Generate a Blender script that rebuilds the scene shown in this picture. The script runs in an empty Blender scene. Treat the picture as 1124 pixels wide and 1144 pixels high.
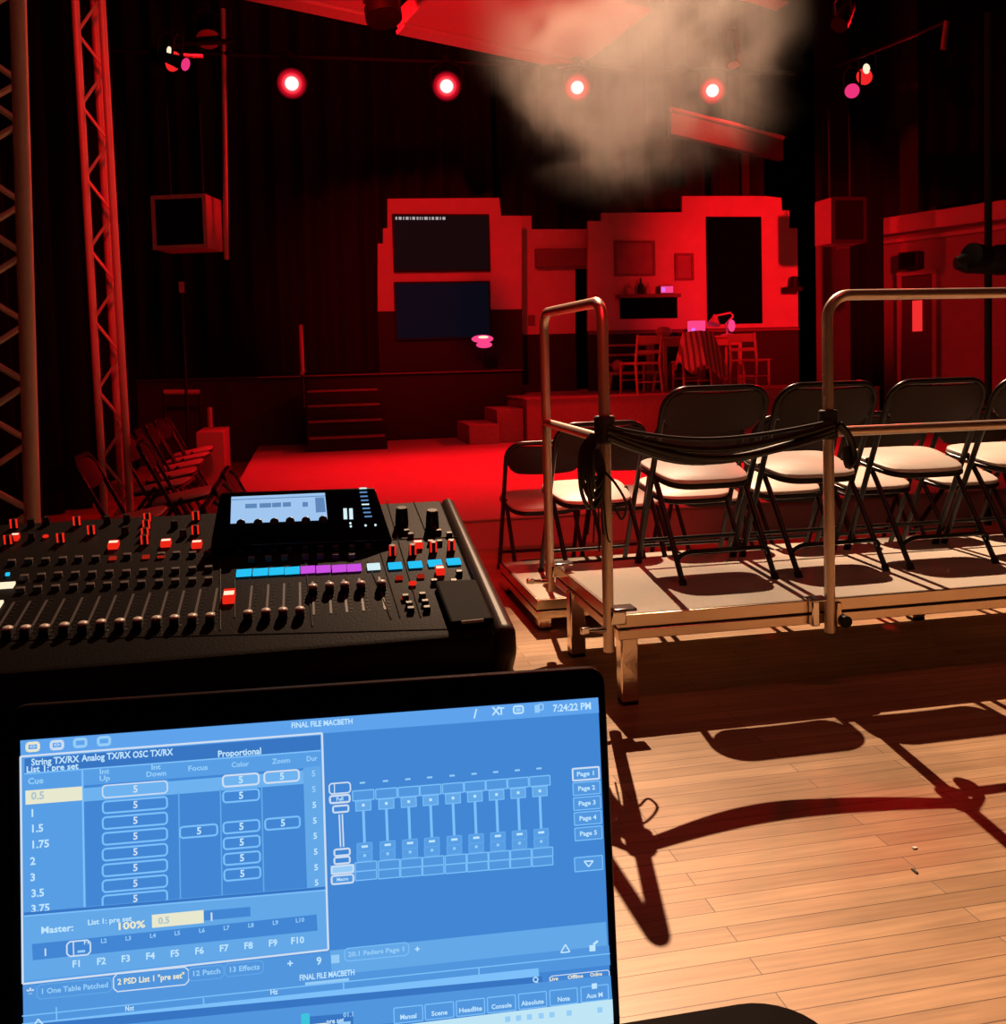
import bpy, math, random
from math import sin, cos, pi, radians, sqrt
from mathutils import Vector, Matrix
random.seed(4)
SC = bpy.context.scene
COL = SC.collection

# ------------------------------------------------------------------ camera
YAW, PIT, ROLL = radians(11.3), radians(-3.1), radians(1.5)
F, CX, CY = 1100.0, 562.0, 460.0
CAM = Vector((0, 0, 1.24))
vf = Vector((sin(YAW)*cos(PIT), cos(YAW)*cos(PIT), sin(PIT)))
_r0 = Vector((cos(YAW), -sin(YAW), 0)); _u0 = _r0.cross(vf)
vr = _r0*cos(ROLL) - _u0*sin(ROLL)
vu = _r0*sin(ROLL) + _u0*cos(ROLL)
cd = bpy.data.cameras.new('camera'); cam = bpy.data.objects.new('camera', cd); COL.objects.link(cam)
cam.matrix_world = Matrix(((vr.x, vu.x, -vf.x, CAM.x), (vr.y, vu.y, -vf.y, CAM.y), (vr.z, vu.z, -vf.z, CAM.z), (0, 0, 0, 1)))
cd.sensor_fit = 'HORIZONTAL'; cd.sensor_width = 36; cd.lens = 36*F/1124
cd.shift_y = -(572-CY)/1124; cd.clip_start = 0.02; cd.clip_end = 100
SC.camera = cam
SC.view_settings.view_transform = 'Standard'
SC.view_settings.look = 'None'
SC.view_settings.exposure = 0; SC.view_settings.gamma = 1
SC.view_settings.use_curve_mapping = False

def ray(px, py): return vf + vr*((px-CX)/F) + vu*((CY-py)/F)
def onplane(px, py, p0, n):
    d = ray(px, py); return CAM + d*((Vector(p0)-CAM).dot(n)/d.dot(n))
def aty(px, py, y): return onplane(px, py, (0, y, 0), Vector((0, 1, 0)))
def atz(px, py, z): return onplane(px, py, (0, 0, z), Vector((0, 0, 1)))

# ------------------------------------------------------------------ materials
def lin(c):
    c = c/255.0
    return c/12.92 if c <= .04045 else ((c+.055)/1.055)**2.4
def S(r, g, b): return (lin(r), lin(g), lin(b), 1)
def mat(name, col, rough=.5, metal=0, var=.12, scale=6, bump=0, bscale=60, emit=0, ecol=None, coat=0, stretch=None, spec=None):
    m = bpy.data.materials.new(name); m.use_nodes = True
    nt = m.node_tree; b = nt.nodes['Principled BSDF']
    col = tuple(col[:3])+(1,)
    b.inputs['Base Color'].default_value = col
    b.inputs['Roughness'].default_value = rough; b.inputs['Metallic'].default_value = metal
    if coat: b.inputs['Coat Weight'].default_value = coat
    if spec is not None: b.inputs['Specular IOR Level'].default_value = spec
    tc = nt.nodes.new('ShaderNodeTexCoord'); src = tc.outputs['Object']
    if stretch:
        mp = nt.nodes.new('ShaderNodeMapping'); mp.inputs['Scale'].default_value = stretch
        nt.links.new(src, mp.inputs['Vector']); src = mp.outputs['Vector']
    if var:
        n = nt.nodes.new('ShaderNodeTexNoise'); n.inputs['Scale'].default_value = scale; n.inputs['Detail'].default_value = 4
        nt.links.new(src, n.inputs['Vector'])
        mx = nt.nodes.new('ShaderNodeMix'); mx.data_type = 'RGBA'
        mx.inputs['A'].default_value = tuple(min(1, c*(1+var)) for c in col[:3])+(1,)
        mx.inputs['B'].default_value = tuple(c*(1-var) for c in col[:3])+(1,)
        nt.links.new(n.outputs['Fac'], mx.inputs['Factor']); nt.links.new(mx.outputs['Result'], b.inputs['Base Color'])
    if bump:
        n2 = nt.nodes.new('ShaderNodeTexNoise'); n2.inputs['Scale'].default_value = bscale; n2.inputs['Detail'].default_value = 3
        nt.links.new(src, n2.inputs['Vector'])
        bp = nt.nodes.new('ShaderNodeBump'); bp.inputs['Strength'].default_value = bump; bp.inputs['Distance'].default_value = .01
        nt.links.new(n2.outputs['Fac'], bp.inputs['Height']); nt.links.new(bp.outputs['Normal'], b.inputs['Normal'])
    if emit:
        b.inputs['Emission Color'].default_value = tuple((ecol or col)[:3])+(1,)
        b.inputs['Emission Strength'].default_value = emit
    return m
def glow(name, col, strength=1.0):
    m = bpy.data.materials.new(name); m.use_nodes = True; nt = m.node_tree
    nt.nodes.remove(nt.nodes['Principled BSDF'])
    e = nt.nodes.new('ShaderNodeEmission'); e.inputs['Color'].default_value = tuple(col[:3])+(1,); e.inputs['Strength'].default_value = strength
    nt.links.new(e.outputs[0], nt.nodes['Material Output'].inputs['Surface'])
    return m

M = {}
M['black'] = mat('matte_black', (.010, .010, .010), .6, var=.2, spec=.3)
M['plastic'] = mat('black_plastic', (.014, .013, .014), .38, var=.2, bump=.05, bscale=300)
M['steel_black'] = mat('black_steel_tube', (.010, .008, .008), .3, 0, var=.2, spec=.4)
M['back_vinyl'] = mat('black_backrest_vinyl', (.02, .009, .009), .5, spec=.35, bump=.15, bscale=120)
M['seat'] = mat('beige_seat_vinyl', (.6, .55, .5), .5, bump=.1, bscale=150, var=.1, scale=12)
M['alu'] = mat('brushed_aluminium', (.9, .78, .66), .16, 1, var=.1, scale=25, bump=.05, bscale=90)
M['alu_frame'] = mat('anodised_deck_frame', (.85, .7, .54), .24, 1, var=.1, scale=14)
M['rail'] = mat('rail_aluminium', (.82, .68, .55), .36, .85, var=.1, scale=25, bump=.05, bscale=90)
M['chrome'] = mat('polished_clamp', (.85, .83, .8), .16, 1, var=.05)
M['truss'] = mat('truss_aluminium', (.72, .62, .56), .45, .2, var=.15, scale=12)
M['deck'] = mat('deck_top_carpet', (.5, .44, .37), .85, bump=.4, bscale=220, var=.14, scale=160)
M['tabletop'] = mat('black_tabletop', (.007, .005, .005), .65, var=.2, bump=.05, spec=.12)
M['cable'] = mat('black_cable', (.012, .011, .011), .38, var=.2)
M['tape'] = mat('black_tape', (.01, .01, .01), .6, var=.2)
M['drape'] = mat('black_drape_hazy', (.016, .012, .012), .95, var=.3, bump=.2, bscale=80, stretch=(1, 1, .15))  # backdrop copy kept lighter, lit haze put into its colour
M['drape_dark'] = mat('black_drape_darker', (.007, .005, .005), 1, var=.3, bump=.2, bscale=80, stretch=(1, 1, .15), spec=.05)  # darker copy of the same drape, for cloth that stays black
M['wall'] = mat('painted_wall', (.34, .3, .3), .8, var=.08, scale=3, bump=.05)
M['trim'] = mat('painted_trim', (.5, .46, .45), .6, var=.08)
M['darkdoor'] = mat('dark_door', (.05, .04, .04), .5, var=.2)
M['setpaint'] = mat('pale_set_paint', (.62, .58, .55), .85, var=.16, scale=3.5, bump=.1, bscale=40)
M['setdark'] = mat('dark_wainscot_paint', (.022, .019, .018), .8, var=.2, scale=3)
M['setmid'] = mat('brown_set_paint', (.2, .16, .15), .8, var=.2, scale=3)
M['void'] = mat('black_window_cloth', (.0012, .0012, .0012), 1, var=.2, spec=.05)
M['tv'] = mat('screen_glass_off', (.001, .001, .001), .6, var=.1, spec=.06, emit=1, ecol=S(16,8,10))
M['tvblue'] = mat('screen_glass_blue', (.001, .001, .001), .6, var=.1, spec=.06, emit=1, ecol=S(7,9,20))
M['stageblack'] = mat('black_stage_paint', (.017, .013, .013), .7, var=.25, scale=4)
M['nosing'] = mat('worn_step_nosing', (.3, .24, .22), .6, var=.4, scale=30)
M['carpet'] = mat('platform_carpet', (.42, .36, .33), .95, var=.25, scale=26, bump=.4, bscale=120)
M['thrust'] = mat('thrust_floor_paint', (.52, .45, .42), .6, var=.1, scale=2.5, bump=.05)
M['wood'] = mat('pale_chair_wood', (.5, .4, .32), .5, var=.25, scale=9, stretch=(1, 1, 4))
M['wooddark'] = mat('dark_wood', (.16, .11, .09), .5, var=.25, scale=9)
M['cloth'] = mat('striped_throw', (.5, .44, .4), .95, var=.2, scale=20, bump=.4)
M['panel'] = mat('ceiling_panel_paint', (.6, .56, .54), .7, var=.06, scale=1.5)
M['white'] = mat('white_plastic', (.7, .68, .66), .4, var=.05)
M['grille'] = mat('speaker_grille', (.005, .005, .005), .9, spec=.1, var=.3, scale=90, bump=.4, bscale=400)
M['spkbox'] = mat('painted_speaker_cabinet', (.68, .6, .58), .6, var=.1)
M['con'] = mat('console_faceplate', (.011, .007, .006), .5, var=.18, scale=40, bump=.06, bscale=260, spec=.05)
M['phone'] = mat('matte_phone_case', (.008, .007, .007), .75, var=.2, spec=.12)
M['concheek'] = mat('console_cheek', (.07, .045, .033), .42, var=.12, spec=.18)
M['gloss'] = mat('gloss_black', (.006, .006, .007), .12, var=.1)
M['cap'] = mat('fader_cap_highlight', (.92, .84, .76), .3, 0, var=.05)  # pale highlight colour for the tops of the black caps
M['btn'] = mat('grey_button', (.13, .115, .11), .42, var=.15)
M['knob'] = mat('black_knob', (.012, .011, .011), .35, var=.1)
M['red_led'] = glow('red_led', S(235, 38, 22), 1.0)
M['red_dim'] = glow('dim_red_led', S(170, 35, 20), .8)
M['hot_led'] = glow('white_hot_led', S(255, 228, 195), 1.15)
M['cyan'] = glow('cyan_label_screen', S(40, 195, 245), 1)
M['magenta'] = glow('magenta_label_screen', S(205, 80, 225), 1)
M['whitescr'] = glow('white_label_screen', S(215, 240, 245), 1)
M['lcd'] = glow('console_lcd', S(160, 198, 240), 1)
M['lcd2'] = glow('console_lcd_dark', S(95, 135, 185), 1)
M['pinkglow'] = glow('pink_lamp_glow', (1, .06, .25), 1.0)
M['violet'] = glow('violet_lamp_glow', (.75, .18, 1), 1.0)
M['redglow'] = glow('red_emissive_glass', (1, .03, .03), .9)

def wood_floor():
    m = bpy.data.materials.new('maple_strip_floor'); m.use_nodes = True; nt = m.node_tree; b = nt.nodes['Principled BSDF']
    L = nt.links.new; N = nt.nodes.new
    tc = N('ShaderNodeTexCoord')
    br = N('ShaderNodeTexBrick'); br.offset = .37; br.inputs['Scale'].default_value = 1
    br.inputs['Brick Width'].default_value = .85; br.inputs['Row Height'].default_value = .057
    br.inputs['Mortar Size'].default_value = .0013; br.inputs['Mortar Smooth'].default_value = .2; br.inputs['Bias'].default_value = -.1
    br.inputs['Color1'].default_value = (.58, .37, .215, 1); br.inputs['Color2'].default_value = (.40, .24, .13, 1); br.inputs['Mortar'].default_value = (.13, .07, .04, 1)
    L(tc.outputs['Object'], br.inputs['Vector'])
    mp = N('ShaderNodeMapping'); mp.inputs['Scale'].default_value = (2.5, 40, 1); L(tc.outputs['Object'], mp.inputs['Vector'])
    n = N('ShaderNodeTexNoise'); n.inputs['Scale'].default_value = 1.6; n.inputs['Detail'].default_value = 6; L(mp.outputs[0], n.inputs['Vector'])
    n2 = N('ShaderNodeTexNoise'); n2.inputs['Scale'].default_value = 1.7; n2.inputs['Detail'].default_value = 5; L(tc.outputs['Object'], n2.inputs['Vector'])
    r = N('ShaderNodeMapRange'); r.inputs[1].default_value = .3; r.inputs[2].default_value = .7; r.inputs[3].default_value = .8; r.inputs[4].default_value = 1.12
    L(n.outputs['Fac'], r.inputs[0])
    r2 = N('ShaderNodeMapRange'); r2.inputs[1].default_value = .3; r2.inputs[2].default_value = .7; r2.inputs[3].default_value = .72; r2.inputs[4].default_value = 1.1
    L(n2.outputs['Fac'], r2.inputs[0])
    mu = N('ShaderNodeMath'); mu.operation = 'MULTIPLY'; L(r.outputs[0], mu.inputs[0]); L(r2.outputs[0], mu.inputs[1])
    mx = N('ShaderNodeVectorMath'); mx.operation = 'SCALE'; L(br.outputs['Color'], mx.inputs[0]); L(mu.outputs[0], mx.inputs['Scale'])
    L(mx.outputs[0], b.inputs['Base Color'])
    rr = N('ShaderNodeMapRange'); rr.inputs[3].default_value = .3; rr.inputs[4].default_value = .5; L(n2.outputs['Fac'], rr.inputs[0]); L(rr.outputs[0], b.inputs['Roughness'])
    b.inputs['Specular IOR Level'].default_value = .28
    bp = N('ShaderNodeBump'); bp.inputs['Strength'].default_value = .25; bp.inputs['Distance'].default_value = .002; bp.invert = True
    L(br.outputs['Fac'], bp.inputs['Height']); L(bp.outputs[0], b.inputs['Normal'])
    return m
M['floor'] = wood_floor()

# ------------------------------------------------------------------ mesh builder
class MB:
    def __init__(s): s.v = []; s.f = []; s.m = []; s.cur = 0
    def add(s, vs, fs):
        o = len(s.v); s.v += [Vector(v) for v in vs]
        for f in fs: s.f.append([i+o for i in f]); s.m.append(s.cur)
        return s
    def box(s, c, d, R=None):
        c = Vector(c); x, y, z = d[0]/2, d[1]/2, d[2]/2
        vs = [Vector(p) for p in ((-x,-y,-z),(x,-y,-z),(x,y,-z),(-x,y,-z),(-x,-y,z),(x,-y,z),(x,y,z),(-x,y,z))]
        if R is not None: vs = [R @ v for v in vs]
        return s.add([v+c for v in vs], [(3,2,1,0),(4,5,6,7),(0,1,5,4),(1,2,6,5),(2,3,7,6),(3,0,4,7)])
    def span(s, a, b):
        return s.box([(a[i]+b[i])/2 for i in range(3)], [abs(b[i]-a[i]) for i in range(3)])
    def tube(s, pts, r, n=10, caps=True):
        pts = [Vector(p) for p in pts]; k = len(pts)
        rs = r if isinstance(r, (list, tuple)) else [r]*k
        T = []
        for i in range(k):
            t = (pts[min(i+1, k-1)]-pts[max(i-1, 0)]); T.append(t.normalized())
        a = Vector((0, 0, 1)) if abs(T[0].z) < .9 else Vector((1, 0, 0))
        nrm = (a - T[0]*a.dot(T[0])).normalized(); vs = []; fs = []
        for i in range(k):
            nrm = (nrm - T[i]*nrm.dot(T[i])).normalized(); b = T[i].cross(nrm)
            for j in range(n):
                q = 2*pi*j/n; vs.append(pts[i]+(nrm*cos(q)+b*sin(q))*rs[i])
        for i in range(k-1):
            for j in range(n):
                j2 = (j+1) % n; fs.append((i*n+j, i*n+j2, (i+1)*n+j2, (i+1)*n+j))
        if caps: fs.append(tuple(reversed(range(n)))); fs.append(tuple(range((k-1)*n, k*n)))
        return s.add(vs, fs)
    def cyl(s, a, b, r, r2=None, n=20): return s.tube([a, b], [r, r if r2 is None else r2], n)
    def lathe(s, prof, org=(0,0,0), axis=(0,0,1), n=24):
        ax = Vector(axis).normalized(); q = ax.to_track_quat('Z', 'Y').to_matrix(); org = Vector(org); vs = []; fs = []
        k = len(prof)
        for (r, h) in prof:
            for j in range(n):
                t = 2*pi*j/n; vs.append(org + q @ Vector((r*cos(t), r*sin(t), h)))
        for i in range(k-1):
            for j in range(n):
                j2 = (j+1) % n; fs.append((i*n+j, i*n+j2, (i+1)*n+j2, (i+1)*n+j))
        fs.append(tuple(reversed(range(n)))); fs.append(tuple(range((k-1)*n, k*n)))
        return s.add(vs, fs)
    def prism(s, poly, fn0, fn1):
        n = len(poly); vs = [fn0(*p) for p in poly]+[fn1(*p) for p in poly]
        fs = [tuple(reversed(range(n))), tuple(range(n, 2*n))]
        for i in range(n): j = (i+1) % n; fs.append((i, j, n+j, n+i))
        return s.add(vs, fs)
    def sphere(s, c, r, sc=(1,1,1), n=16, m=10):
        c = Vector(c); vs = [c+Vector((0,0,r*sc[2]))]; fs = []
        for i in range(1, m):
            p = pi*i/m
            for j in range(n):
                t = 2*pi*j/n; vs.append(c+Vector((r*sc[0]*sin(p)*cos(t), r*sc[1]*sin(p)*sin(t), r*sc[2]*cos(p))))
        vs.append(c-Vector((0,0,r*sc[2])))
        for j in range(n): fs.append((0, 1+j, 1+(j+1) % n)); fs.append((len(vs)-1, 1+(m-2)*n+(j+1) % n, 1+(m-2)*n+j))
        for i in range(m-2):
            for j in range(n):
                j2 = (j+1) % n; fs.append((1+i*n+j, 1+(i+1)*n+j, 1+(i+1)*n+j2, 1+i*n+j2))
        return s.add(vs, fs)
    def build(s, name, mats, parent=None, bevel=0, seg=2, smooth=True, local=False):
        me = bpy.data.meshes.new(name); off = Vector((0,0,0))
        if parent is not None and not local:
            off = parent.location.copy()
            pp = parent.parent
            while pp is not None: off += pp.location; pp = pp.parent
        me.from_pydata([v-off for v in s.v], [], s.f); 
        if not isinstance(mats, (list, tuple)): mats = [mats]
        for m in mats: me.materials.append(m)
        for p, i in zip(me.polygons, s.m): p.material_index = i; p.use_smooth = smooth
        me.update()
        if smooth: me.set_sharp_from_angle(angle=radians(38))
        o = bpy.data.objects.new(name, me); COL.objects.link(o)
        if parent is not None: o.parent = parent
        if bevel:
            b = o.modifiers.new('bevel', 'BEVEL'); b.width = bevel; b.segments = seg; b.limit_method = 'ANGLE'; b.angle_limit = radians(40)
        return o

def tag(o, label=None, cat=None, group=None, kind=None):
    if label: o['label'] = label
    if cat: o['category'] = cat
    if group: o['group'] = group
    if kind: o['kind'] = kind
    return o
def thing(name, loc, label, cat, group=None, rz=0):
    o = bpy.data.objects.new(name, None); COL.objects.link(o); o.location = loc; o.rotation_euler = (0, 0, rz); o.empty_display_size = .1
    return tag(o, label, cat, group)
def structure(o): o['kind'] = 'structure'; return o
def dup(o, parent=None):
    c = o.copy(); COL.objects.link(c)
    if parent is not None: c.parent = parent
    for ch in list(o.children): dup(ch, c)
    return c
def arc(c, a, b, r, t0, t1, n=6):
    return [Vector(c)+Vector(a)*r*cos(t0+(t1-t0)*i/n)+Vector(b)*r*sin(t0+(t1-t0)*i/n) for i in range(n+1)]
def rot(ax, deg): return Matrix.Rotation(radians(deg), 3, ax)
def smooth_path(pts, n=8):
    P = [Vector(p) for p in pts]; P = [P[0]]+P+[P[-1]]; out = []
    for i in range(1, len(P)-2):
        for k in range(n):
            t = k/n; a, b, c, d = P[i-1], P[i], P[i+1], P[i+2]
            out.append(.5*((2*b)+(c-a)*t+(2*a-5*b+4*c-d)*t*t+(3*b-a-3*c+d)*t*t*t))
    out.append(P[-2]); return out
_txt = {}
def textmesh(st):
    if st in _txt: return _txt[st]
    cu = bpy.data.curves.new('t', 'FONT'); cu.body = st; cu.align_x = 'CENTER'; cu.align_y = 'CENTER'; cu.size = 1; cu.resolution_u = 2; cu.offset = .026
    o = bpy.data.objects.new('t', cu); COL.objects.link(o)
    bpy.context.view_layer.update()
    dg = bpy.context.evaluated_depsgraph_get(); me = o.evaluated_get(dg).to_mesh()
    r = ([v.co.copy() for v in me.vertices], [tuple(p.vertices) for p in me.polygons])
    o.evaluated_get(dg).to_mesh_clear(); bpy.data.objects.remove(o); bpy.data.curves.remove(cu)
    _txt[st] = r; return r
# ------------------------------------------------------------------ setting
m = MB().add([(-9,-3,0),(12,-3,0),(12,20,0),(-9,20,0)], [(0,1,2,3)]); m.add([(-9,-3,-.1),(12,-3,-.1),(12,20,-.1),(-9,20,-.1)], [(3,2,1,0)])
structure(m.build('floor', M['floor']))
structure(MB().span((-9,18,0),(12,18.2,12.2)).build('wall_back', M['stageblack']))
structure(MB().span((-5.2,-3,0),(-5,18,12.2)).build('wall_left', M['stageblack']))
structure(MB().span((-9,-3.2,0),(12,-3,12.2)).build('wall_front', M['stageblack']))
structure(MB().span((-9,-3.2,12.2),(12,18.2,12.35)).build('ceiling', M['stageblack']))
# right wall, splayed
A = Vector((8.11, 13.0, 0)); WD = Vector((sin(radians(22.7)), -cos(radians(22.7)), 0)); WN = Vector((WD.y, -WD.x, 0))
if WN.x > 0: WN = -WN            # into the room
def wl(s, h, n=0): return A + WD*s + Vector((0,0,h)) + WN*n
def wbox(mb, s0, s1, h0, h1, n0, n1):
    return mb.add([wl(s0,h0,n0),wl(s1,h0,n0),wl(s1,h0,n1),wl(s0,h0,n1),wl(s0,h1,n0),wl(s1,h1,n0),wl(s1,h1,n1),wl(s0,h1,n1)],
                  [(0,1,2,3),(7,6,5,4),(0,4,5,1),(1,5,6,2),(2,6,7,3),(3,7,4,0)])
structure(wbox(MB(), -1.0, 14, 0, 2.85, -.2, 0).build('wall_right', M['wall']))
structure(wbox(MB(), -1.0, 14, 2.85, 12.2, -.2, 0).build('wall_right_upper', M['stageblack']))
mb = MB(); wbox(mb, -.6, 14, 2.84, 3.08, 0, .16); wbox(mb, -.6, 14, 2.72, 2.78, 0, .05)
structure(mb.build('trim_1', M['trim'], bevel=.01))
def wpx(px, py, n=0):           # pixel on the right wall
    p = onplane(px, py, A+WN*n, WN); return (p-A).dot(WD), p.z
s0, h0 = wpx(1010, 309); s1, _ = wpx(1045, 309)
d = thing('door_1', wl((s0+s1)/2, 0), None, None); structure(d)
mb = MB(); wbox(mb, s0, s1, 0, h0, .0, .05); mb.build('door_leaf', M['darkdoor'], d)
mb = MB(); wbox(mb, s0-.06, s0, 0, h0+.06, 0, .08); wbox(mb, s1, s1+.06, 0, h0+.06, 0, .08); wbox(mb, s0-.06, s1+.06, h0, h0+.05, 0, .09); mb.build('door_frame', M['wall'], d)
a, hh = wpx(1020, 336, .06); b, h2 = wpx(1030, 370, .06)
mb = MB(); wbox(mb, a, b, h2, hh, .05, .075); mb.build('vision_panel', M['redglow'], d)  # red light in the door glass put in as emission
# black box above the door
a, hh = wpx(1012, 283); b, h2 = wpx(1033, 300)
t = thing('wall_speaker', wl((a+b)/2, h2), 'small black box speaker on the right wall above the door', 'speaker')
mb = MB(); wbox(mb, a, b, h2, hh, 0, .18); mb.build('cabinet', M['black'], t, bevel=.01)
mb = MB(); wbox(mb, a+.03, b-.03, h2+.03, hh-.03, .18, .187); mb.build('grille', M['grille'], t)
# hanging drapes
def drape(name, p0, p1, z0, z1, label, amp=.09, wave=.34, m='drape_dark'):
    p0, p1 = Vector(p0), Vector(p1); L = (p1-p0).length; d = (p1-p0)/L; nn = Vector((-d.y, d.x, 0)); n = int(L/.04); vs = []; fs = []
    for i in range(n+1):
        x = L*i/n; off = amp*sin(2*pi*x/wave+.9*sin(x*2.1))+.03*sin(x*13)
        for z in (z0, z1): vs.append(p0+d*x+nn*off*(1 if z == z0 else .75)+Vector((0,0,z)))
    for i in range(n): fs.append((2*i, 2*i+2, 2*i+3, 2*i+1))
    k = len(vs); vs += [v+nn*.008 for v in vs]; fs += [tuple(reversed([j+k for j in f])) for f in fs]
    o = MB().add(vs, fs).build(name, M[m])
    return tag(o, label, 'curtain', kind=None)
drape('stage_curtain', wl(.9,0,.26), wl(12,0,.26), 3.1, 8.8, 'long black drape hanging in folds above the ledge of the right wall')
drape('stage_curtain', (-4.6,14.6,0), (2.85,14.6,0), 1.1, 8.8, 'black backdrop drape behind the stage left of the set', m='drape')
drape('stage_curtain', (3.0,14.95,0), (7.4,14.95,0), .745, 8.8, 'black backdrop drape hanging behind the painted set', m='drape')
drape('stage_curtain', (7.6,12.75,0), (8.0,12.55,0), .01, 8.6, 'black leg drape between the set and the right wall', .05)
drape('stage_curtain', (-4.6,3.2,0), (-1.9,9.6,0), .01, 8.6, 'black side drape behind the two upright trusses on the left')
drape('stage_curtain', (-2.2,9.8,0), (-2.05,12.9,0), .01, 8.6, 'black drape beside the left row of folding chairs near the stage', .05)

# ------------------------------------------------------------------ stage
STY, STZ = 13.0, 1.09
t = thing('main_stage', (0, STY, 0), 'black main stage behind the red thrust floor, left of the set', 'stage')
MB().span((-4.8,STY+.02,0),(2.88,17.5,STZ-.03)).build('front_wall', M['stageblack'], t)
MB().span((-4.8,STY-.02,STZ-.03),(2.88,17.5,STZ)).build('stage_top', M['stageblack'], t, bevel=.006)
MB().span((-.6,STY-.024,STZ-.016),(2.88,STY-.02,STZ-.006)).build('edge_trim', M['nosing'], t)
t = thing('thrust_stage', (3, 6.3, 0), 'low thrust stage lit bright red in front of the main stage', 'stage')
MB().span((-.62,6.3,0),(7.4,STY-.03,.185)).build('base', M['thrust'], t)
MB().span((-.62,6.28,.185),(7.4,STY-.03,.2)).build('stage_top', M['thrust'], t, bevel=.004)
# stair unit to the main stage
t = thing('stair_unit', (.47, 12.0, .2), 'black wooden steps up to the main stage with pale nosings', 'steps')
ys = [11.72, 12.04, 12.36, 12.68]; zs = [.37, .545, .72, .895]
for y, z in zip(ys, zs):
    st = MB().span((.0,y,.2),(.93,13.0-.02,z)) if False else MB().span((.0,y,max(.2,z-.175)),(.93,12.97,z))
    o = st.build('step', M['stageblack'], t)
    MB().span((.02,y-.012,z-.022),(.90,y+.02,z+.004)).build('nosing', M['nosing'], o)
mb = MB(); mb.tube([(-.03,12.2,.7),(-.03,12.2,1.2)], .02); mb.tube([(-.03,12.75,.9),(-.03,12.75,1.55)], .02)
mb.build('rail_post', M['stageblack'], t)
MB().tube([(-.03,12.1,1.12),(-.03,12.95,1.72)], .028).build('handrail', M['trim'], t)
# right platform with carpet and step blocks
t = thing('set_platform', (5, 11.8, .2), 'carpeted platform under the room set and its furniture', 'platform')
PZ = .74
MB().span((2.66,11.8,.2),(7.45,12.97,PZ-.02)).build('skirt', M['carpet'], t)
mb = MB(); mb.span((2.64,11.78,PZ-.02),(7.45,12.98,PZ)); mb.span((2.9,12.98,PZ-.02),(7.45,15.1,PZ)); mb.build('platform_top', M['carpet'], t, bevel=.004)
MB().span((2.9,12.98,.2),(7.45,15.1,PZ-.02)).build('rear_base', M['stageblack'], t)
tag(MB().span((2.3,11.9,.2),(2.635,12.75,.61)).build('step_block', M['carpet'], bevel=.006), 'taller carpeted step block against the left end of the set platform', 'step block')
tag(MB().span((1.93,11.78,.2),(2.295,12.75,.44)).build('step_block', M['carpet'], bevel=.006), 'lower carpeted step block leading to the set platform', 'step block')
a = aty(219,483,10.4); b = aty(252,540,10.4)
tag(MB().span((a.x,10.4,0),(b.x,11.2,a.z)).build('rostrum_block', M['thrust'], bevel=.006), 'red-lit box rostrum at the far end of the left chair row', 'rostrum')

# ------------------------------------------------------------------ painted set
SY = 13.5
def poly_px(pts, y): return [(p.x, p.z) for p in (aty(px, py, y) for px, py in pts)]
def slab(mb, pts, y0, y1): return mb.prism(pts, lambda x, z: (x, y0, z), lambda x, z: (x, y1, z))
t = thing('set_flat', (2, SY, STZ), 'stepped pale set flat holding two dark screens, left half of the set', 'set flat')
pp = poly_px([(422,348),(422,272),(428,272),(428,255),(433,255),(433,222),(558,221),(560,241),(583,241),(583,347)], SY)
slab(MB(), pp, SY, SY+.06).build('painted_panel', M['setpaint'], t)
b = poly_px([(422,348),(583,347)], SY)
MB().span((b[0][0],SY-.005,STZ),(b[1][0],SY+.06,b[0][1])).build('wainscot', M['setdark'], t)
def screen(px0, py0, px1, py1, label, m, name='flat_screen'):
    a = aty(px0,py0,SY-.04); b = aty(px1,py1,SY-.04)
    k = thing(name, ((a.x+b.x)/2, SY-.03, b.z), label, 'screen')
    MB().span((a.x,SY-.05,b.z),(b.x,SY-.0005,a.z)).build('casing', M['black'], k, bevel=.006)
    MB().span((a.x+.025,SY-.054,b.z+.025),(b.x-.025,SY-.05,a.z-.025)).build('glass', m, k)
    return k, a, b
k, a, b = screen(438,239,548,303,'upper dark screen with a line of small white text in its top left corner', M['tv'])
mb = MB(); x = a.x+.04
for w in (.03,.05,.02,.05,.015,.05,.03,.02,.015,.06,.02,.04,.05,.02,.05):      # unreadable characters
    mb.box((x+w/2, SY-.0555, a.z-.06), (w*.8, .001, .04)); x += w+.012
mb.build('screen_text', glow('screen_text', S(190,180,180), .8), k)
screen(440,315,549,378,'lower blue-black screen hung under the first one', M['tvblue'])
DY = 13.9
t = thing('doorway_flat', (3.3, DY, PZ), 'recessed pale set wall with a half open door, middle of the set', 'set flat')
pp = poly_px([(576,374),(576,241),(594,241),(594,256),(664,256),(664,300),(658,300),(643,300),(643,374)], DY)
slab(MB(), pp, DY, DY+.05).build('painted_panel', M['setpaint'], t)
b = poly_px([(576,374),(643,374)], DY)
MB().span((b[0][0],DY-.005,PZ),(b[1][0],DY+.05,b[0][1])).build('wainscot', M['setdark'], t)
b = poly_px([(598,278),(658,298)], DY-.06)
MB().span((b[0][0],DY-.12,b[1][1]),(b[1][0],DY-.005,b[0][1])).build('door_header', M['setmid'], t, bevel=.006)
b = poly_px([(590,352),(598,363)], DY-.02); MB().span((b[0][0],DY-.02,b[1][1]),(b[1][0],DY-.004,b[0][1])).build('switch_plate', M['setmid'], t)
t = thing('set_flat', (5.4, SY, PZ), 'stepped pale set flat with black window, pictures and wall niche', 'set flat')
pp = poly_px([(657,371),(657,247),(672,247),(672,238),(762,237),(762,219),(855,219),(873,221),(874,235),(882,235),(882,255),(891,255),(892,365)], SY)
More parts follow.
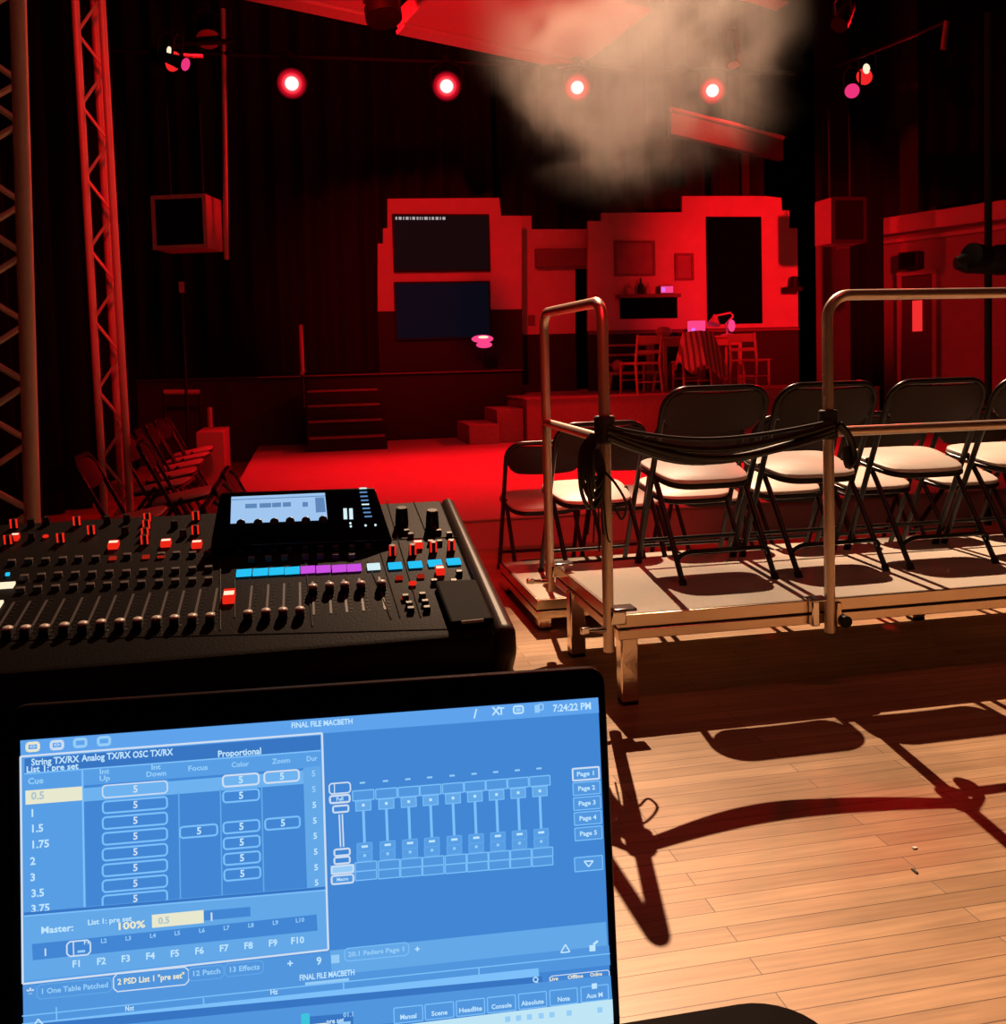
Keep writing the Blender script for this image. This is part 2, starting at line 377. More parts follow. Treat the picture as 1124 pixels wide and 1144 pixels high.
slab(MB(), pp, SY, SY+.06).build('painted_panel', M['setpaint'], t)
b = poly_px([(657,371),(892,365)], SY)
MB().span((b[0][0],SY-.005,PZ),(b[1][0],SY+.06,b[1][1]+.0)).build('wainscot', M['setdark'], t)
MB().span((b[0][0],SY-.035,b[1][1]-.05),(b[1][0],SY-.005,b[1][1]-.01)).build('chair_rail', M['setmid'], t)
b = poly_px([(789,242),(852,361)], SY-.02)
MB().span((b[0][0],SY-.02,b[1][1]),(b[1][0],SY-.002,b[0][1])).build('window_opening', M['void'], t)
b = poly_px([(693,332),(757,355)], SY-.03)
o = MB().span((b[0][0],SY-.03,b[1][1]),(b[1][0],SY-.002,b[0][1])).build('niche', M['void'], t)
b2 = poly_px([(690,329),(760,332)], SY-.12)
MB().span((b2[0][0],SY-.16,b2[1][1]),(b2[1][0],SY-.005,b2[0][1])).build('mantel_shelf', M['setmid'], t, bevel=.004)
shz = b2[0][1]
b = poly_px([(872,312),(893,326)], SY-.1)
mb = MB(); mb.span((b[0][0]+.05,SY-.22,b[1][1]),(b[1][0],SY-.01,b[1][1]+.07)); mb.cyl(((b[0][0]+b[1][0])/2+.07,SY-.1,b[1][1]+.06),((b[0][0]+b[1][0])/2+.07,SY-.1,b[0][1]+.04),.07,.05)
tag(mb.build('wall_sconce', M['black'], bevel=.01), 'black sconce bracket on the right edge of the set', 'sconce')
def picture(px0,py0,px1,py1,label,mf,mp):
    b = poly_px([(px0,py0),(px1,py1)], SY-.02); (x0,z1),(x1,z0) = b
    k = thing('framed_picture', ((x0+x1)/2, SY-.01, z0), label, 'picture')
    mb = MB(); w = .035
    mb.span((x0,SY-.04,z0),(x1,SY-.002,z0+w)); mb.span((x0,SY-.04,z1-w),(x1,SY-.002,z1)); mb.span((x0,SY-.04,z0+w),(x0+w,SY-.002,z1-w)); mb.span((x1-w,SY-.04,z0+w),(x1,SY-.002,z1-w))
    mb.build('picture_frame', mf, k); MB().span((x0+w,SY-.025,z0+w),(x1-w,SY-.002,z1-w)).build('canvas', mp, k)
pm = mat('faded_poster', (.3, .25, .24), .7, var=.55, scale=4)
picture(686,269,732,308,'wide faded picture above the mantel shelf on the set', M['setmid'], pm)
picture(754,283,775,313,'narrow framed picture beside the black window of the set', M['wooddark'], pm)
# things on the mantel
def bottle(px, z, h, r, m, label, name='bottle'):
    p = aty(px, 330, SY-.1)
    tag(MB().lathe([(r*.9,0),(r,.02*h),(r,.55*h),(r*.4,.72*h),(r*.35,h),(r*.3,h)], (p.x, SY-.1, z), n=14).build(name, m), label, name)
bottle(703, shz, .16, .05, M['wood'], 'squat pale bottle at the left end of the mantel shelf')
bottle(716, shz, .23, .04, M['black'], 'black bottle on the mantel shelf, second from the left')
bottle(724, shz, .17, .035, M['wood'], 'thin pale bottle in the middle of the mantel shelf')
p = aty(744, 323, SY-.1)
t = thing('pink_glow_box', (p.x, SY-.1, shz), 'small pink glowing box on the mantel shelf', 'glow box')  # made-up box carrying the pink glow as emission
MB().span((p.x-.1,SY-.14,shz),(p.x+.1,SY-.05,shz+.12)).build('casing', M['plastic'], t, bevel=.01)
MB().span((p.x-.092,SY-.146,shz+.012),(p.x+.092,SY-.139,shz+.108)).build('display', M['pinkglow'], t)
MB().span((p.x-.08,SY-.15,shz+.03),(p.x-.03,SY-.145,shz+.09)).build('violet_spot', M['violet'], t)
# glowing lantern left
p = aty(540, 381, 13.0)
t = thing('pink_lantern', (p.x, 13.06, STZ), 'small pink glowing lantern on a short stand before the lower screen', 'lantern')
MB().tube([(p.x,13.06,STZ),(p.x,13.06,p.z-.1)], .012).build('stand', M['black'], t)
MB().lathe([(.08,0),(.1,.006),(.1,.014),(.02,.02)], (p.x,13.06,STZ)).build('base', M['black'], t)
MB().sphere((p.x,13.06,p.z+.03), .15, (1,.6,.36)).build('upper_glass', M['pinkglow'], t)
MB().sphere((p.x+.02,13.05,p.z-.05), .11, (1,.6,.4)).build('lower_glass', M['pinkglow'], t)
MB().sphere((p.x,12.99,p.z+.05), .05, (1.4,.6,.4)).build('bulb', M['hot_led'], t)

# ------------------------------------------------------------------ room set furniture
FY = 12.35
def wood_chair(loc, rz, label, m='wood'):
    t = thing('wooden_chair', loc, label, 'chair', 'wooden chairs on the set platform', rz); mm = M[m]; t.scale = (.95,.95,.89)
    for sx in (-1, 1):
        MB().tube([(sx*.19,.19,0),(sx*.185,.18,.43)], [.016,.02]).build('leg', mm, t, local=True)
        MB().tube([(sx*.2,-.24,0),(sx*.19,-.19,.44),(sx*.19,-.25,.84)], [.016,.02,.017]).build('leg', mm, t, local=True)
    MB().box((0,0,.44),(.43,.42,.035)).build('seat', mm, t, bevel=.012, local=True)
    mb = MB(); mb.box((0,-.235,.77),(.38,.02,.12), rot('X',8)); mb.box((0,-.215,.6),(.37,.018,.05), rot('X',8)); mb.build('backrest', mm, t, bevel=.006, local=True)
    mb = MB(); mb.tube([(-.19,.18,.2),(.19,.18,.2)], .01); mb.tube([(-.19,-.2,.17),(.19,-.2,.17)], .01); mb.build('stretcher', mm, t, local=True)
    return t
def px2(px, y): return aty(px, 400, y).x
wood_chair((px2(716,12.05),12.1,PZ), .25, 'wooden chair left of the draped chair at the table on the set')
wood_chair((px2(772,12.1),12.1,PZ), 0, 'wooden chair covered by the striped throw on the set')
wood_chair((px2(838,12.1),12.1,PZ), -.9, 'bare wooden chair at the right end of the set table')
# table
tx0, tx1 = px2(734,12.7), px2(826,12.7)
t = thing('dining_table', ((tx0+tx1)/2, 12.75, PZ), 'pale wooden table on the set behind the draped chair', 'table')
MB().span((tx0,12.5,PZ+.70),(tx1,13.1,PZ+.735)).build('tabletop', M['wood'], t, bevel=.006)
for x in (tx0+.06, tx1-.06):
    for y in (12.56, 13.04): MB().box((x,y,PZ+.35),(.05,.05,.7)).build('leg', M['wood'], t, bevel=.005)
MB().span((tx0+.06,12.54,PZ+.6),(tx1-.06,12.56,PZ+.7)).build('apron', M['wood'], t)
TZ = PZ+.735
# throw over the chair
cxx, cyy = px2(772,12.1), 12.1
vs = []; fs = []; nu, nv = 40, 16
for i in range(nu+1):
    u = i/nu; a = u*2*pi
    for j in range(nv+1):
        v = j/nv; w = .2+.10*v; dp = .05+.17*v+.05*sin(a)*0
        x = (w+.10*v*(cos(a)>0))*cos(a)*(1+.06*sin(9*a)*v); y = dp*sin(a)*(1+.12*sin(11*a)*v)
        sx = 1 if cos(a) > 0 else 0
        z = .79-.02*abs(cos(a))-v*(.50+.06*sin(5*a)+.08*cos(a))
        vs.append((cxx+x, cyy-.24+y, PZ+z))
for i in range(nu):
    for j in range(nv): k = i*(nv+1)+j; fs.append((k, k+nv+1, k+nv+2, k+1))
top = [i*(nv+1) for i in range(nu)]; fs.append(tuple(top))
def stripes():
    m = M['cloth']; nt = m.node_tree; b = nt.nodes['Principled BSDF']; tc = nt.nodes.new('ShaderNodeTexCoord')
    w = nt.nodes.new('ShaderNodeTexWave'); w.wave_type = 'BANDS'; w.bands_direction = 'X'; w.inputs['Scale'].default_value = 4.6; w.inputs['Distortion'].default_value = .8
    r = nt.nodes.new('ShaderNodeValToRGB'); r.color_ramp.elements[0].color = (.6,.52,.48,1); r.color_ramp.elements[1].color = (.2,.15,.14,1); r.color_ramp.elements[0].position = .5; r.color_ramp.elements[1].position = .75
    nt.links.new(tc.outputs['Object'], w.inputs['Vector']); nt.links.new(w.outputs['Fac'], r.inputs[0]); nt.links.new(r.outputs[0], b.inputs['Base Color'])
stripes()
o = MB().add(vs, fs).build('throw_blanket', M['cloth']); o.modifiers.new('thickness', 'SOLIDIFY').thickness = .008
tag(o, 'striped throw draped over the wooden chair on the set', 'blanket')
# bench left
bx0, bx1 = px2(676,12.7), px2(740,12.7)
t = thing('slatted_bench', ((bx0+bx1)/2, 12.75, PZ), 'slatted bench with open back at the left of the set table', 'bench')
bx1 = tx0+.25; 
MB().span((bx0,12.5,PZ+.24),(bx0+.68,12.8,PZ+.28)).build('seat', M['wood'], t, bevel=.005)
mb = MB()
for z in (.36,.49,.62): mb.span((bx0,12.775,PZ+z),(bx0+.68,12.8,PZ+z+.03))
mb.build('back_slats', M['wood'], t)
for x in (bx0+.03, bx0+.65):
    MB().box((x,12.82,PZ+.33),(.045,.04,.66)).build('leg', M['wood'], t); MB().tube([(x,12.54,PZ+.24),(x-.05,12.5,PZ)], .02).build('leg', M['wood'], t)
for i, (px, y, z, r, lb) in enumerate([(742,12.7,TZ+.07,.095,'round cushion resting on the left end of the set table'),]):
    tag(MB().sphere((px2(px,y),y,z), r, (1.25,.8,.75)).build('cushion', M['wood']), lb, 'cushion')
tag(MB().sphere((px2(690,12.64),12.64,PZ+.36), .085, (1,.8,1)).build('cushion', M['wood']), 'round ball-shaped cushion sitting on the slatted bench', 'cushion')
# made-up pink glowing box and desk lamp on the table
p = px2(779,12.75)
t = thing('table_glow_box', (p,12.75,TZ), 'square pink glowing box standing on the set table', 'lantern')
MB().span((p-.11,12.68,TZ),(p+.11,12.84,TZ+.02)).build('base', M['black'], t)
MB().span((p-.105,12.69,TZ+.02),(p+.105,12.83,TZ+.21)).build('glow_body', M['pinkglow'], t, bevel=.01)
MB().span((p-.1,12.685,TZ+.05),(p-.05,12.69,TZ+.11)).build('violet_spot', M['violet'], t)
p = px2(813,12.7)
t = thing('desk_lamp', (p,12.7,TZ), 'anglepoise desk lamp with lit head at the right end of the set table', 'lamp')
MB().lathe([(.1,0),(.1,.012),(.03,.03),(.02,.03)], (p,12.7,TZ)).build('base', M['white'], t)
MB().tube([(p,12.7,TZ+.02),(p-.02,12.7,TZ+.16),(p+.09,12.7,TZ+.26)], .014).build('lower_arm', M['white'], t)
MB().tube([(p+.09,12.7,TZ+.26),(p+.05,12.7,TZ+.31),(p-.17,12.7,TZ+.27)], .014).build('upper_arm', M['white'], t)
MB().lathe([(.03,0),(.045,.05),(.09,.14),(.085,.14)], (p-.17,12.7,TZ+.28), (-.35,-.25,-1)).build('lamp_shade', M['white'], t)
MB().sphere((p+.03,12.62,TZ+.13), .06, (.8,.8,1.4)).build('glowing_bulb', M['pinkglow'], t)
# ------------------------------------------------------------------ overhead rig
def bar(name, p0, p1, r, label, cat='bar', m='black'):
    return tag(MB().tube([p0, p1], r).build(name, M[m]), label, cat)
bar('lighting_bar', (-2.2,12.05,4.86), (6.4,12.05,4.86), .03, 'long black lighting bar carrying the row of four lit red lamps')
lens_m = bpy.data.materials.new('red_lens_with_halo'); lens_m.use_nodes = True
nt = lens_m.node_tree; nt.nodes.remove(nt.nodes['Principled BSDF'])
tc = nt.nodes.new('ShaderNodeTexCoord'); ln = nt.nodes.new('ShaderNodeVectorMath'); ln.operation = 'LENGTH'; nt.links.new(tc.outputs['Object'], ln.inputs[0])
rp = nt.nodes.new('ShaderNodeValToRGB'); cr = rp.color_ramp
cr.elements[0].position = 0; cr.elements[0].color = (1, .85, .8, 1); cr.elements[1].position = 1; cr.elements[1].color = (.03, .0, .001, 1)  # haze halo painted into the lens as a ring fading to dark red
for ps, c in ((.40, (1,.8,.72,1)), (.50, (1,.05,.07,1)), (.72, (.42,.003,.012,1))):
    e = cr.elements.new(ps); e.color = c
mp = nt.nodes.new('ShaderNodeMath'); mp.operation = 'DIVIDE'; mp.inputs[1].default_value = .17; nt.links.new(ln.outputs['Value'], mp.inputs[0]); nt.links.new(mp.outputs[0], rp.inputs[0])
em = nt.nodes.new('ShaderNodeEmission'); em.inputs['Strength'].default_value = 1.6; nt.links.new(rp.outputs[0], em.inputs['Color'])
nt.links.new(em.outputs[0], nt.nodes['Material Output'].inputs['Surface'])
def orient(d):      # local -Y points along d
    return (-Vector(d)).to_track_quat('Y', 'Z').to_euler()
def par_can(name, loc, d, label, lens, r=.125, cat='stage lamp', group=None, yoke=True, up=.3):
    """lamp whose lens centre is at loc, shining along d"""
    t = thing(name, loc, label, cat, group)
    d = Vector(d).normalized(); mx = (-d).to_track_quat('Y','Z').to_matrix()
    def X(mb): mb.v = [mx @ v + Vector(loc) for v in mb.v]; return mb
    X(MB().lathe([(r*1.12,0),(r*1.12,.1),(r*1.0,.14),(r*.8,.3),(r*.45,.36)], (0,-.06,0), (0,1,0), 24)).build('can', M['black'], t)
    mb = MB(); k = r*1.3
    mb.box((0,-.068,k),(2*k+.02,.012,.02)); mb.box((0,-.068,-k),(2*k+.02,.012,.02)); mb.box((k,-.068,0),(.02,.012,2*k)); mb.box((-k,-.068,0),(.02,.012,2*k))
    
    mb = MB(); mb.v = []; n = 28
    mb.add([(0,0,0)]+[(r*1.1*cos(2*pi*i/n),0,r*1.1*sin(2*pi*i/n)) for i in range(n)], [(0,1+i,1+(i+1)%n) for i in range(n)])
    mb.add([(0,.01,0)]+[(r*1.1*cos(2*pi*i/n),.01,r*1.1*sin(2*pi*i/n)) for i in range(n)], [(0,1+(i+1)%n,1+i) for i in range(n)])
    mb.v = [mx @ v for v in mb.v]
    me = mb.build('lens', lens, None); me.parent = t; me.location = tuple(d*.066)
    if yoke:
        L = Vector(loc); s = mx @ Vector((1,0,0)); c = mx @ Vector((0,.06,0))
        tp = L+Vector((0,0,up))
        mb = MB(); mb.tube([L+c+s*r*1.15, L+c*.5+s*r*1.2+Vector((0,0,up*.7)), tp+s*.03], .012); mb.tube([L+c-s*r*1.15, L+c*.5-s*r*1.2+Vector((0,0,up*.7)), tp-s*.03], .012); mb.box(tp+Vector((0,0,.02)), (.08,.05,.08))
        mb.build('yoke', M['black'], t)
    return t
names = ['lit red lamp hung at the left end of the row of four', 'lit red lamp second from the left in the row of four', 'lit red lamp seen through the smoke, third from the left in the row', 'lit red lamp at the right end of the row of four']
for (px, py), lb in zip([(326,93),(499,96),(645,97.5),(796,101)], names):
    p = aty(px, py, 12.0)
    t = par_can('stage_lamp', p, (CAM-p)*1+Vector((0,0,-.6)), lb, lens_m, r=.16, group='row of four lit red lamps')
pink_m = glow('pink_lens', (.85,.035,.2), 1.0); redl = glow('red_lens', (.9,.02,.02), 1.0)
p = aty(968,84,11.6); t = par_can('stage_lamp', p, (-.75,-.5,-.45), 'lit red side lamp with white-hot reflection, upper of the pair at right', redl, r=.095)
MB().sphere(p+Vector((-.06,-.10,.05)), .05, (1,.4,1.3)).build('hot_spot', M['hot_led'], t)
p = aty(952,101,11.4); par_can('stage_lamp', p, (-.5,-.85,-.35), 'lit pink side lamp, lower of the pair hung at right', pink_m, r=.08)
p = aty(189,67,11.6); t = par_can('stage_lamp', p, (.7,-.55,-.4), 'lit red side lamp hung at far left above the left speaker', redl, r=.1)
MB().sphere(p+Vector((.02,-.12,.06)), .04, (.7,.4,1.3)).build('hot_spot', M['hot_led'], t)
p = aty(202,70,10.9); par_can('stage_lamp', p, (.8,-.5,-.4), 'small pinkish lit lamp tucked behind the far left red lamp', pink_m, r=.06)
a, b = aty(205,62,11.5), aty(227,63,11.5); bar('lamp_arm', a, b, .025, 'short horizontal arm beside the far left lit lamps', 'bar', 'trim')
a, b = aty(180,50,11.75), aty(260,46,11.75); bar('lighting_bar', a, b, .03, 'short black bar holding the lit lamps above the left speaker')
a, b = aty(935,74,11.6), aty(1058,24,9.2); bar('lighting_bar', a, b, .02, 'sloping dark bar above the lit lamps at right', m='steel_black')
b2 = aty(1054,55,9.2); bar('drop_pipe', b, b2, .03, 'short drop pipe at the near end of the sloping dark bar', 'pipe', 'setmid')
# boom pipe and dim lantern left
a, b = aty(249,10,12.05), aty(253,290,12.05)
bar('boom_pipe', a, b, .03, 'vertical red-lit pipe hanging right of the left speaker', 'pipe', 'truss')
p = aty(232,40,11.8)
t = par_can('stage_lantern', p, (.1,-.6,-.8), 'unlit lantern with a pale glint hanging top left beside the pipe', M['chrome'], r=.12)
p = aty(428,14,8.6)
t = par_can('stage_lantern', p, (.1,-.3,-1), 'black unlit lantern hanging in the gap between the two red ceiling panels', M['gloss'], r=.14)
# extra dark lanterns hung right above the drape
p = aty(940,24,10); par_can('stage_lantern', p, (-.6,-.3,-.8), 'dark unlit lantern hanging top right near the ceiling', M['black'], r=.085)
p = aty(819,66,8.5); par_can('stage_lantern', p, (-.1,-.4,-1), 'tiny dark lantern with a lit lower rim painted pale right of the smoke', M['trim'], r=.05)  # pale lens paint imitates light on the lower rim

# ceiling panels
def cpanel(q0, q1, depth, y, label, thick=.16):
    a, b = aty(*q0, y), None
    # edge direction : level, heading right and away
    vp = onplane(2000, 362, (0,0,1.24), Vector((0,0,1))) if False else None
    return a
ED = Vector((cos(radians(26)), sin(radians(26)), 0))
EN = Vector((ED.y, -ED.x, 0))            # toward the camera side
def ceilpanel(px, py, z, L0, L1, W, tilt, label):
    d = ray(px, py); c = CAM + d*((z-1.24)/d.z)
    up = Vector((0,0,1)); nrm = (EN*cos(radians(tilt))+up*sin(radians(tilt)))
    th = nrm.cross(ED); th = th if th.z > 0 else -th
    mb = MB()
    def P(s, w, h): return c+ED*s+nrm*w+th*h
    mb.add([P(L0,0,0),P(L1,0,0),P(L1,W,0),P(L0,W,0),P(L0,0,.2),P(L1,0,.2),P(L1,W,.2),P(L0,W,.2)], [(0,1,2,3),(7,6,5,4),(0,4,5,1),(1,5,6,2),(2,6,7,3),(3,7,4,0)])
    t = thing('ceiling_panel', c, label, 'ceiling panel', 'angled ceiling panels')
    mb.build('panel_board', M['panel'], t, bevel=.03)
    mb = MB(); mb.add([P(L0,-.02,-.05),P(L1,-.02,-.05),P(L1,.16,-.05),P(L0,.16,-.05),P(L0,-.02,-.003),P(L1,-.02,-.003),P(L1,.16,-.003),P(L0,.16,-.003)], [(0,1,2,3),(7,6,5,4),(0,4,5,1),(1,5,6,2),(2,6,7,3),(3,7,4,0)])
    mb.build('edge_lip', M['panel'], t, bevel=.008)
ceilpanel(443, 33, 4.9, 0, 2.7, 1.35, 14, 'large red-lit ceiling panel left of the smoke')
ceilpanel(410, 23, 4.9, -1.7, 0, 1.35, 14, 'red-lit ceiling panel corner at the top left of centre')
ceilpanel(868, 7, 5.3, -2.2, 0, 1.2, 14, 'red ceiling panel tip at the top edge right of the smoke')
a, b = aty(750,122,11), aty(875,154,11.9)
t = thing('header_beam', a, 'dark red header beam sloping down to the right above the set', 'beam')
mb = MB(); mb.tube([a, b], .03); mb.build('edge_pipe', M['setmid'], t)
mb = MB(); n = Vector((0,.12,0)); q = Vector((0,0,-.28)); mb.add([a,b,b+n,a+n,a+q,b+q,b+n+q,a+n+q], [(0,1,2,3),(7,6,5,4),(0,4,5,1),(1,5,6,2),(2,6,7,3),(3,7,4,0)]); mb.build('board', M['stageblack'], t)
a, b = aty(831,165,13.65), aty(832,225,13.65)
tag(MB().span((a.x-.06,13.6,.74),(a.x+.06,13.7,a.z+.2)).build('upright_post', M['setdark']), 'dim red upright post above the black window of the set', 'post')

# loudspeakers
def loudspeaker(c, w, h, dep, rz, label, hang, fm='spkbox'):
    t = thing('loudspeaker', c, label, 'loudspeaker', None, rz)
    MB().span((-w/2,0,-h/2),(w/2,dep,h/2)).build('cabinet', M['spkbox'], t, bevel=.015, local=True)
    f = .045
    mb = MB(); mb.span((-w/2,-.025,h/2-f),(w/2,.0,h/2)); mb.span((-w/2,-.025,-h/2),(w/2,0,-h/2+f)); mb.span((-w/2,-.025,-h/2+f),(-w/2+f,0,h/2-f)); mb.span((w/2-f,-.025,-h/2+f),(w/2,0,h/2-f)); mb.build('front_frame', M[fm], t, local=True)
    MB().span((-w/2+f,-.012,-h/2+f),(w/2-f,-.002,h/2-f)).build('grille', M['grille'], t, local=True)
    mb = MB(); mb.tube([(-w*.3,dep/2,h/2),(-w*.3,dep/2,h/2+hang)], .015); mb.tube([(w*.3,dep/2,h/2),(w*.3,dep/2,h/2+hang)], .015); mb.build('hanging_rod', M['black'], t, local=True)
    return t
p = aty(201,248,12.0); loudspeaker(p, .66, .62, .45, -.3, 'red-edged hanging loudspeaker at the left of the stage', 1.2)
p = aty(948,246,11.9); loudspeaker(p, .5, .6, .42, .02, 'red-edged hanging loudspeaker between the set and the right wall', 1.2, 'black')
# small lit bits in the dark at left
p = aty(203,321,12.3); t = thing('marker_post', (p.x,12.3,0), 'thin black post with a small red reflecting plate below the left speaker', 'post')
MB().tube([(p.x,12.3,0),(p.x,12.3,p.z)], .018).build('post', M['black'], t); MB().box(p,(.06,.05,.13)).build('reflector_plate', M['trim'], t)
a, b = aty(183,438,12.4), aty(223,438,12.4)
t = thing('grab_rail', ((a.x+b.x)/2,12.4,0), 'short horizontal red-lit rail on thin posts in the dark above the left chairs', 'rail')
MB().tube([a,b], .03).build('rail', M['trim'], t)
for q in (a, b): MB().tube([(q.x,q.y,0),(q.x,q.y,q.z)], .018).build('post', M['black'], t)
a = aty(234,455,12.0)
tag(MB().tube([(a.x,12.0,0),a], .03).build('short_post', M['trim']), 'short dim post standing behind the red rostrum block', 'post')
# lighting stand right
x, y = aty(1104,440,5.5).x, 5.5
t = thing('light_stand', (x,y,0), 'black light stand with a crossbar, in front of the red right wall', 'stand')
MB().tube([(x,y,.1),(x,y,3.3)], .022).build('pole', M['black'], t)
for k in range(3):
    an = k*2*pi/3+.4; MB().tube([(x,y,.75),(x+.45*cos(an),y+.45*sin(an),.014)], .014).build('leg', M['black'], t)
p = aty(1104,292,5.5)
for dx, lb in ((-.03,'left'),(.2,'right')): pass
q = aty(1093,287,5.42); par_can('stage_lantern', q, (-.8,-.25,.1), 'black unlit lantern on the left of the right-hand light stand', M['gloss'], r=.07, yoke=False)
q = aty(1122,290,5.42); par_can('stage_lantern', q, (.95,-.2,.05), 'black unlit lantern on the right of the right-hand light stand', M['gloss'], r=.085, yoke=False)
mb = MB(); mb.tube([(x-.12,y,p.z),(x+.25,y,p.z)], .025); mb.box((x,y,p.z),(.07,.07,.09)); mb.build('crossbar', M['black'], t)

# ------------------------------------------------------------------ trusses
def truss(base, top, w, nseg, label, r=.025, tri=False, ang=0):
    t = thing('lighting_truss', base, label, 'truss'); B, T = Vector(base), Vector(top); ax = (T-B)
    R = Matrix.Rotation(ang, 3, 'Z')
    offs = [R @ Vector(o) for o in ([(0,0,0),(-w,0,0),(-w,w,0),(0,w,0)] if not tri else [(0,0,0),(-w,0,0),(-w*.45,w*.9,0)])]
    for o in offs: MB().tube([B+o, T+o], r, 12).build('chord', M['truss'], t)
    n = len(offs)
    for k in ((0,) if tri else (0, 2)):
        mb = MB(); a, b = offs[k], offs[(k+1) % n]
        for i in range(nseg):
            f0, f1, f2 = i/nseg, (i+.5)/nseg, (i+1)/nseg
            mb.tube([B+ax*f0+a, B+ax*f1+b], r*.42, 7); mb.tube([B+ax*f1+b, B+ax*f2+a], r*.42, 7)
        mb.build('lacing', M['truss'], t)
    mb = MB(); c = sum(offs, Vector())/n; mb.box(B+c+Vector((0,0,.01)), (w+.1,w+.1,.02)); mb.build('base_plate', M['black'], t)
    return t
p0 = aty(20,0,3.3); p1 = aty(36,570,3.3); sl = (p0-p1)/(p0.z-p1.z)
truss(p1-sl*p1.z, p1+sl*(5.2-p1.z), .29, 13, 'near upright aluminium truss at the left edge of the view', ang=.245)
p0 = aty(113.5,0,6.6); p1 = aty(141,490,6.6); sl = (p0-p1)/(p0.z-p1.z)
t2 = truss(p1-sl*p1.z, p1+sl*(6.2-p1.z), .155, 14, 'second, slimmer upright truss further back at left', r=.024, tri=True)

# ------------------------------------------------------------------ folding chairs
def make_chair():
    t = thing('folding_chair', (0,0,0), 'folding chair', 'chair')
    hw = .222; sb = M['steel_black']
    foot, top = Vector((0,.19,0)), Vector((0,-.19,.78)); d = (top-foot)
    def fp(s, x): return Vector((x,0,0))+foot+d*s
    for sx in (-1, 1):
        o = MB().tube([fp(.015,sx*hw), fp(.55,sx*hw)], .0125, 10).build('leg', sb, t, local=True)
        MB().tube([fp(0,sx*hw), fp(.03,sx*hw)], .016, 10).build('rubber_foot', M['black'], o, local=True)
        o = MB().tube([(sx*.195,.06,.425),(sx*.195,-.02,.33),(sx*.195,-.262,.012)], .0115, 10).build('leg', sb, t, local=True)
        MB().tube([(sx*.195,-.256,.02),(sx*.195,-.27,0)], .015, 10).build('rubber_foot', M['black'], o, local=True)
    c = .09; ux = d.normalized(); pts = [fp(.55,-hw)]
    L = d.length; s1 = 1-.012/L-c/L
    cl = fp(s1,-hw)+Vector((c,0,0)); pts += arc(cl, (-1,0,0), ux, c, 0, pi/2, 7)
    cr_ = fp(s1,hw)-Vector((c,0,0)); pts += arc(cr_, (1,0,0), ux, c, pi/2, 0, 7)
    pts.append(fp(.55,hw))
    MB().tube(pts, .0125, 10).build('back_frame', sb, t, local=True)
    mb = MB(); mb.tube([fp(.14,-hw), fp(.14,hw)], .009); mb.build('stretcher', sb, t, local=True)
    rz = .085; yy = -.262+(.085-.012)/.318*.242
    lo = Vector((0,-.242,.318)).normalized(); cc = .05
    pts = [Vector((-.195,yy+.04,rz+.0525))]+arc(Vector((-.195+cc,yy,rz)), (-1,0,0), lo, cc, 0, pi/2, 5)+arc(Vector((.195-cc,yy,rz)), (1,0,0), lo, cc, pi/2, 0, 5)+[Vector((.195,yy+.04,rz+.0525))]
    MB().tube(pts, .0095, 8).build('stretcher', sb, t, local=True)
    # back rest : curved panel in the frame
    n, mm = 20, 8; vs = []; fs = []; bn = Vector((0,-d.z,d.y)).normalized()
    zt = 1-.02/L
    for side in (0, 1):
        for i in range(n+1):
            u = -1+2*i/n; x = u*(hw-.006)
            au = abs(u); e = max(0, (au-.6)/.4)
            tp = zt-.10*(1-sqrt(max(0, 1-e*e))); bt = .772+.07*(e**3)
            for j in range(mm+1):
                s_ = bt+(tp-bt)*j/mm
                q = fp(s_, x)+bn*(.030*(1-u*u)+(.004 if side else -.006)+.004*sin(pi*j/mm))
                vs.append(q)
    N0 = (n+1)*(mm+1)
    for i in range(n):
        for j in range(mm):
            k = i*(mm+1)+j; fs.append((k, k+1, k+mm+2, k+mm+1)); fs.append((N0+k, N0+k+mm+1, N0+k+mm+2, N0+k+1))
    def ed(seq):
        for a, b in zip(seq, seq[1:]): fs.append((a, b, N0+b, N0+a))
    ed([i*(mm+1) for i in range(n+1)]); ed([i*(mm+1)+mm for i in range(n, -1, -1)]); ed([j for j in range(mm, -1, -1)]); ed([n*(mm+1)+j for j in range(mm+1)])
    MB().add(vs, fs).build('backrest', M['back_vinyl'], t, local=True)
    # seat : rounded pad on a dark pan
    def outline(sc, k=44):
        o = []
        for i in range(k):
            a = 2*pi*i/k; ex = 2/4.4
            x = .2*sc*(abs(cos(a))**ex)*(1 if cos(a) >= 0 else -1); y = .185*sc*(abs(sin(a))**ex)*(1 if sin(a) >= 0 else -1)
            x *= 1.0+.12*(y/.185); o.append((x, y+.055))
        return o
    def pad(z0, z1, sc0, sc1):
        mb = MB(); k = 44; rings = [(sc0*.97, z0), (sc0, z0+.004), (sc1, z1-.005), (sc1*.965, z1)]; vs = []; fs = []
        for sc, z in rings:
            for x, y in outline(sc): vs.append((x, y, z-.022+.17*(y-.055)))
        for r in range(3):
            for i in range(k): j = (i+1) % k; fs.append((r*k+i, r*k+j, (r+1)*k+j, (r+1)*k+i))
        fs.append(tuple(reversed(range(k)))); fs.append(tuple(range(3*k, 4*k))); return mb.add(vs, fs)
    pad(.408,.43,1.02,1.02).build('seat_pan', sb, t, local=True)
    pad(.43,.448,1.0,.99).build('seat', M['seat'], t, local=True)
    return t
proto = make_chair(); used = [False]
def chair(x, y, z, rz, label, group):
    if not used[0]: o = proto; used[0] = True
    else: o = dup(proto)
    o.location = (x, y, z); o.rotation_euler = (0, 0, rz); o['label'] = label; o['category'] = 'chair'; o['group'] = group
    return o
D1, D2 = .33, .15
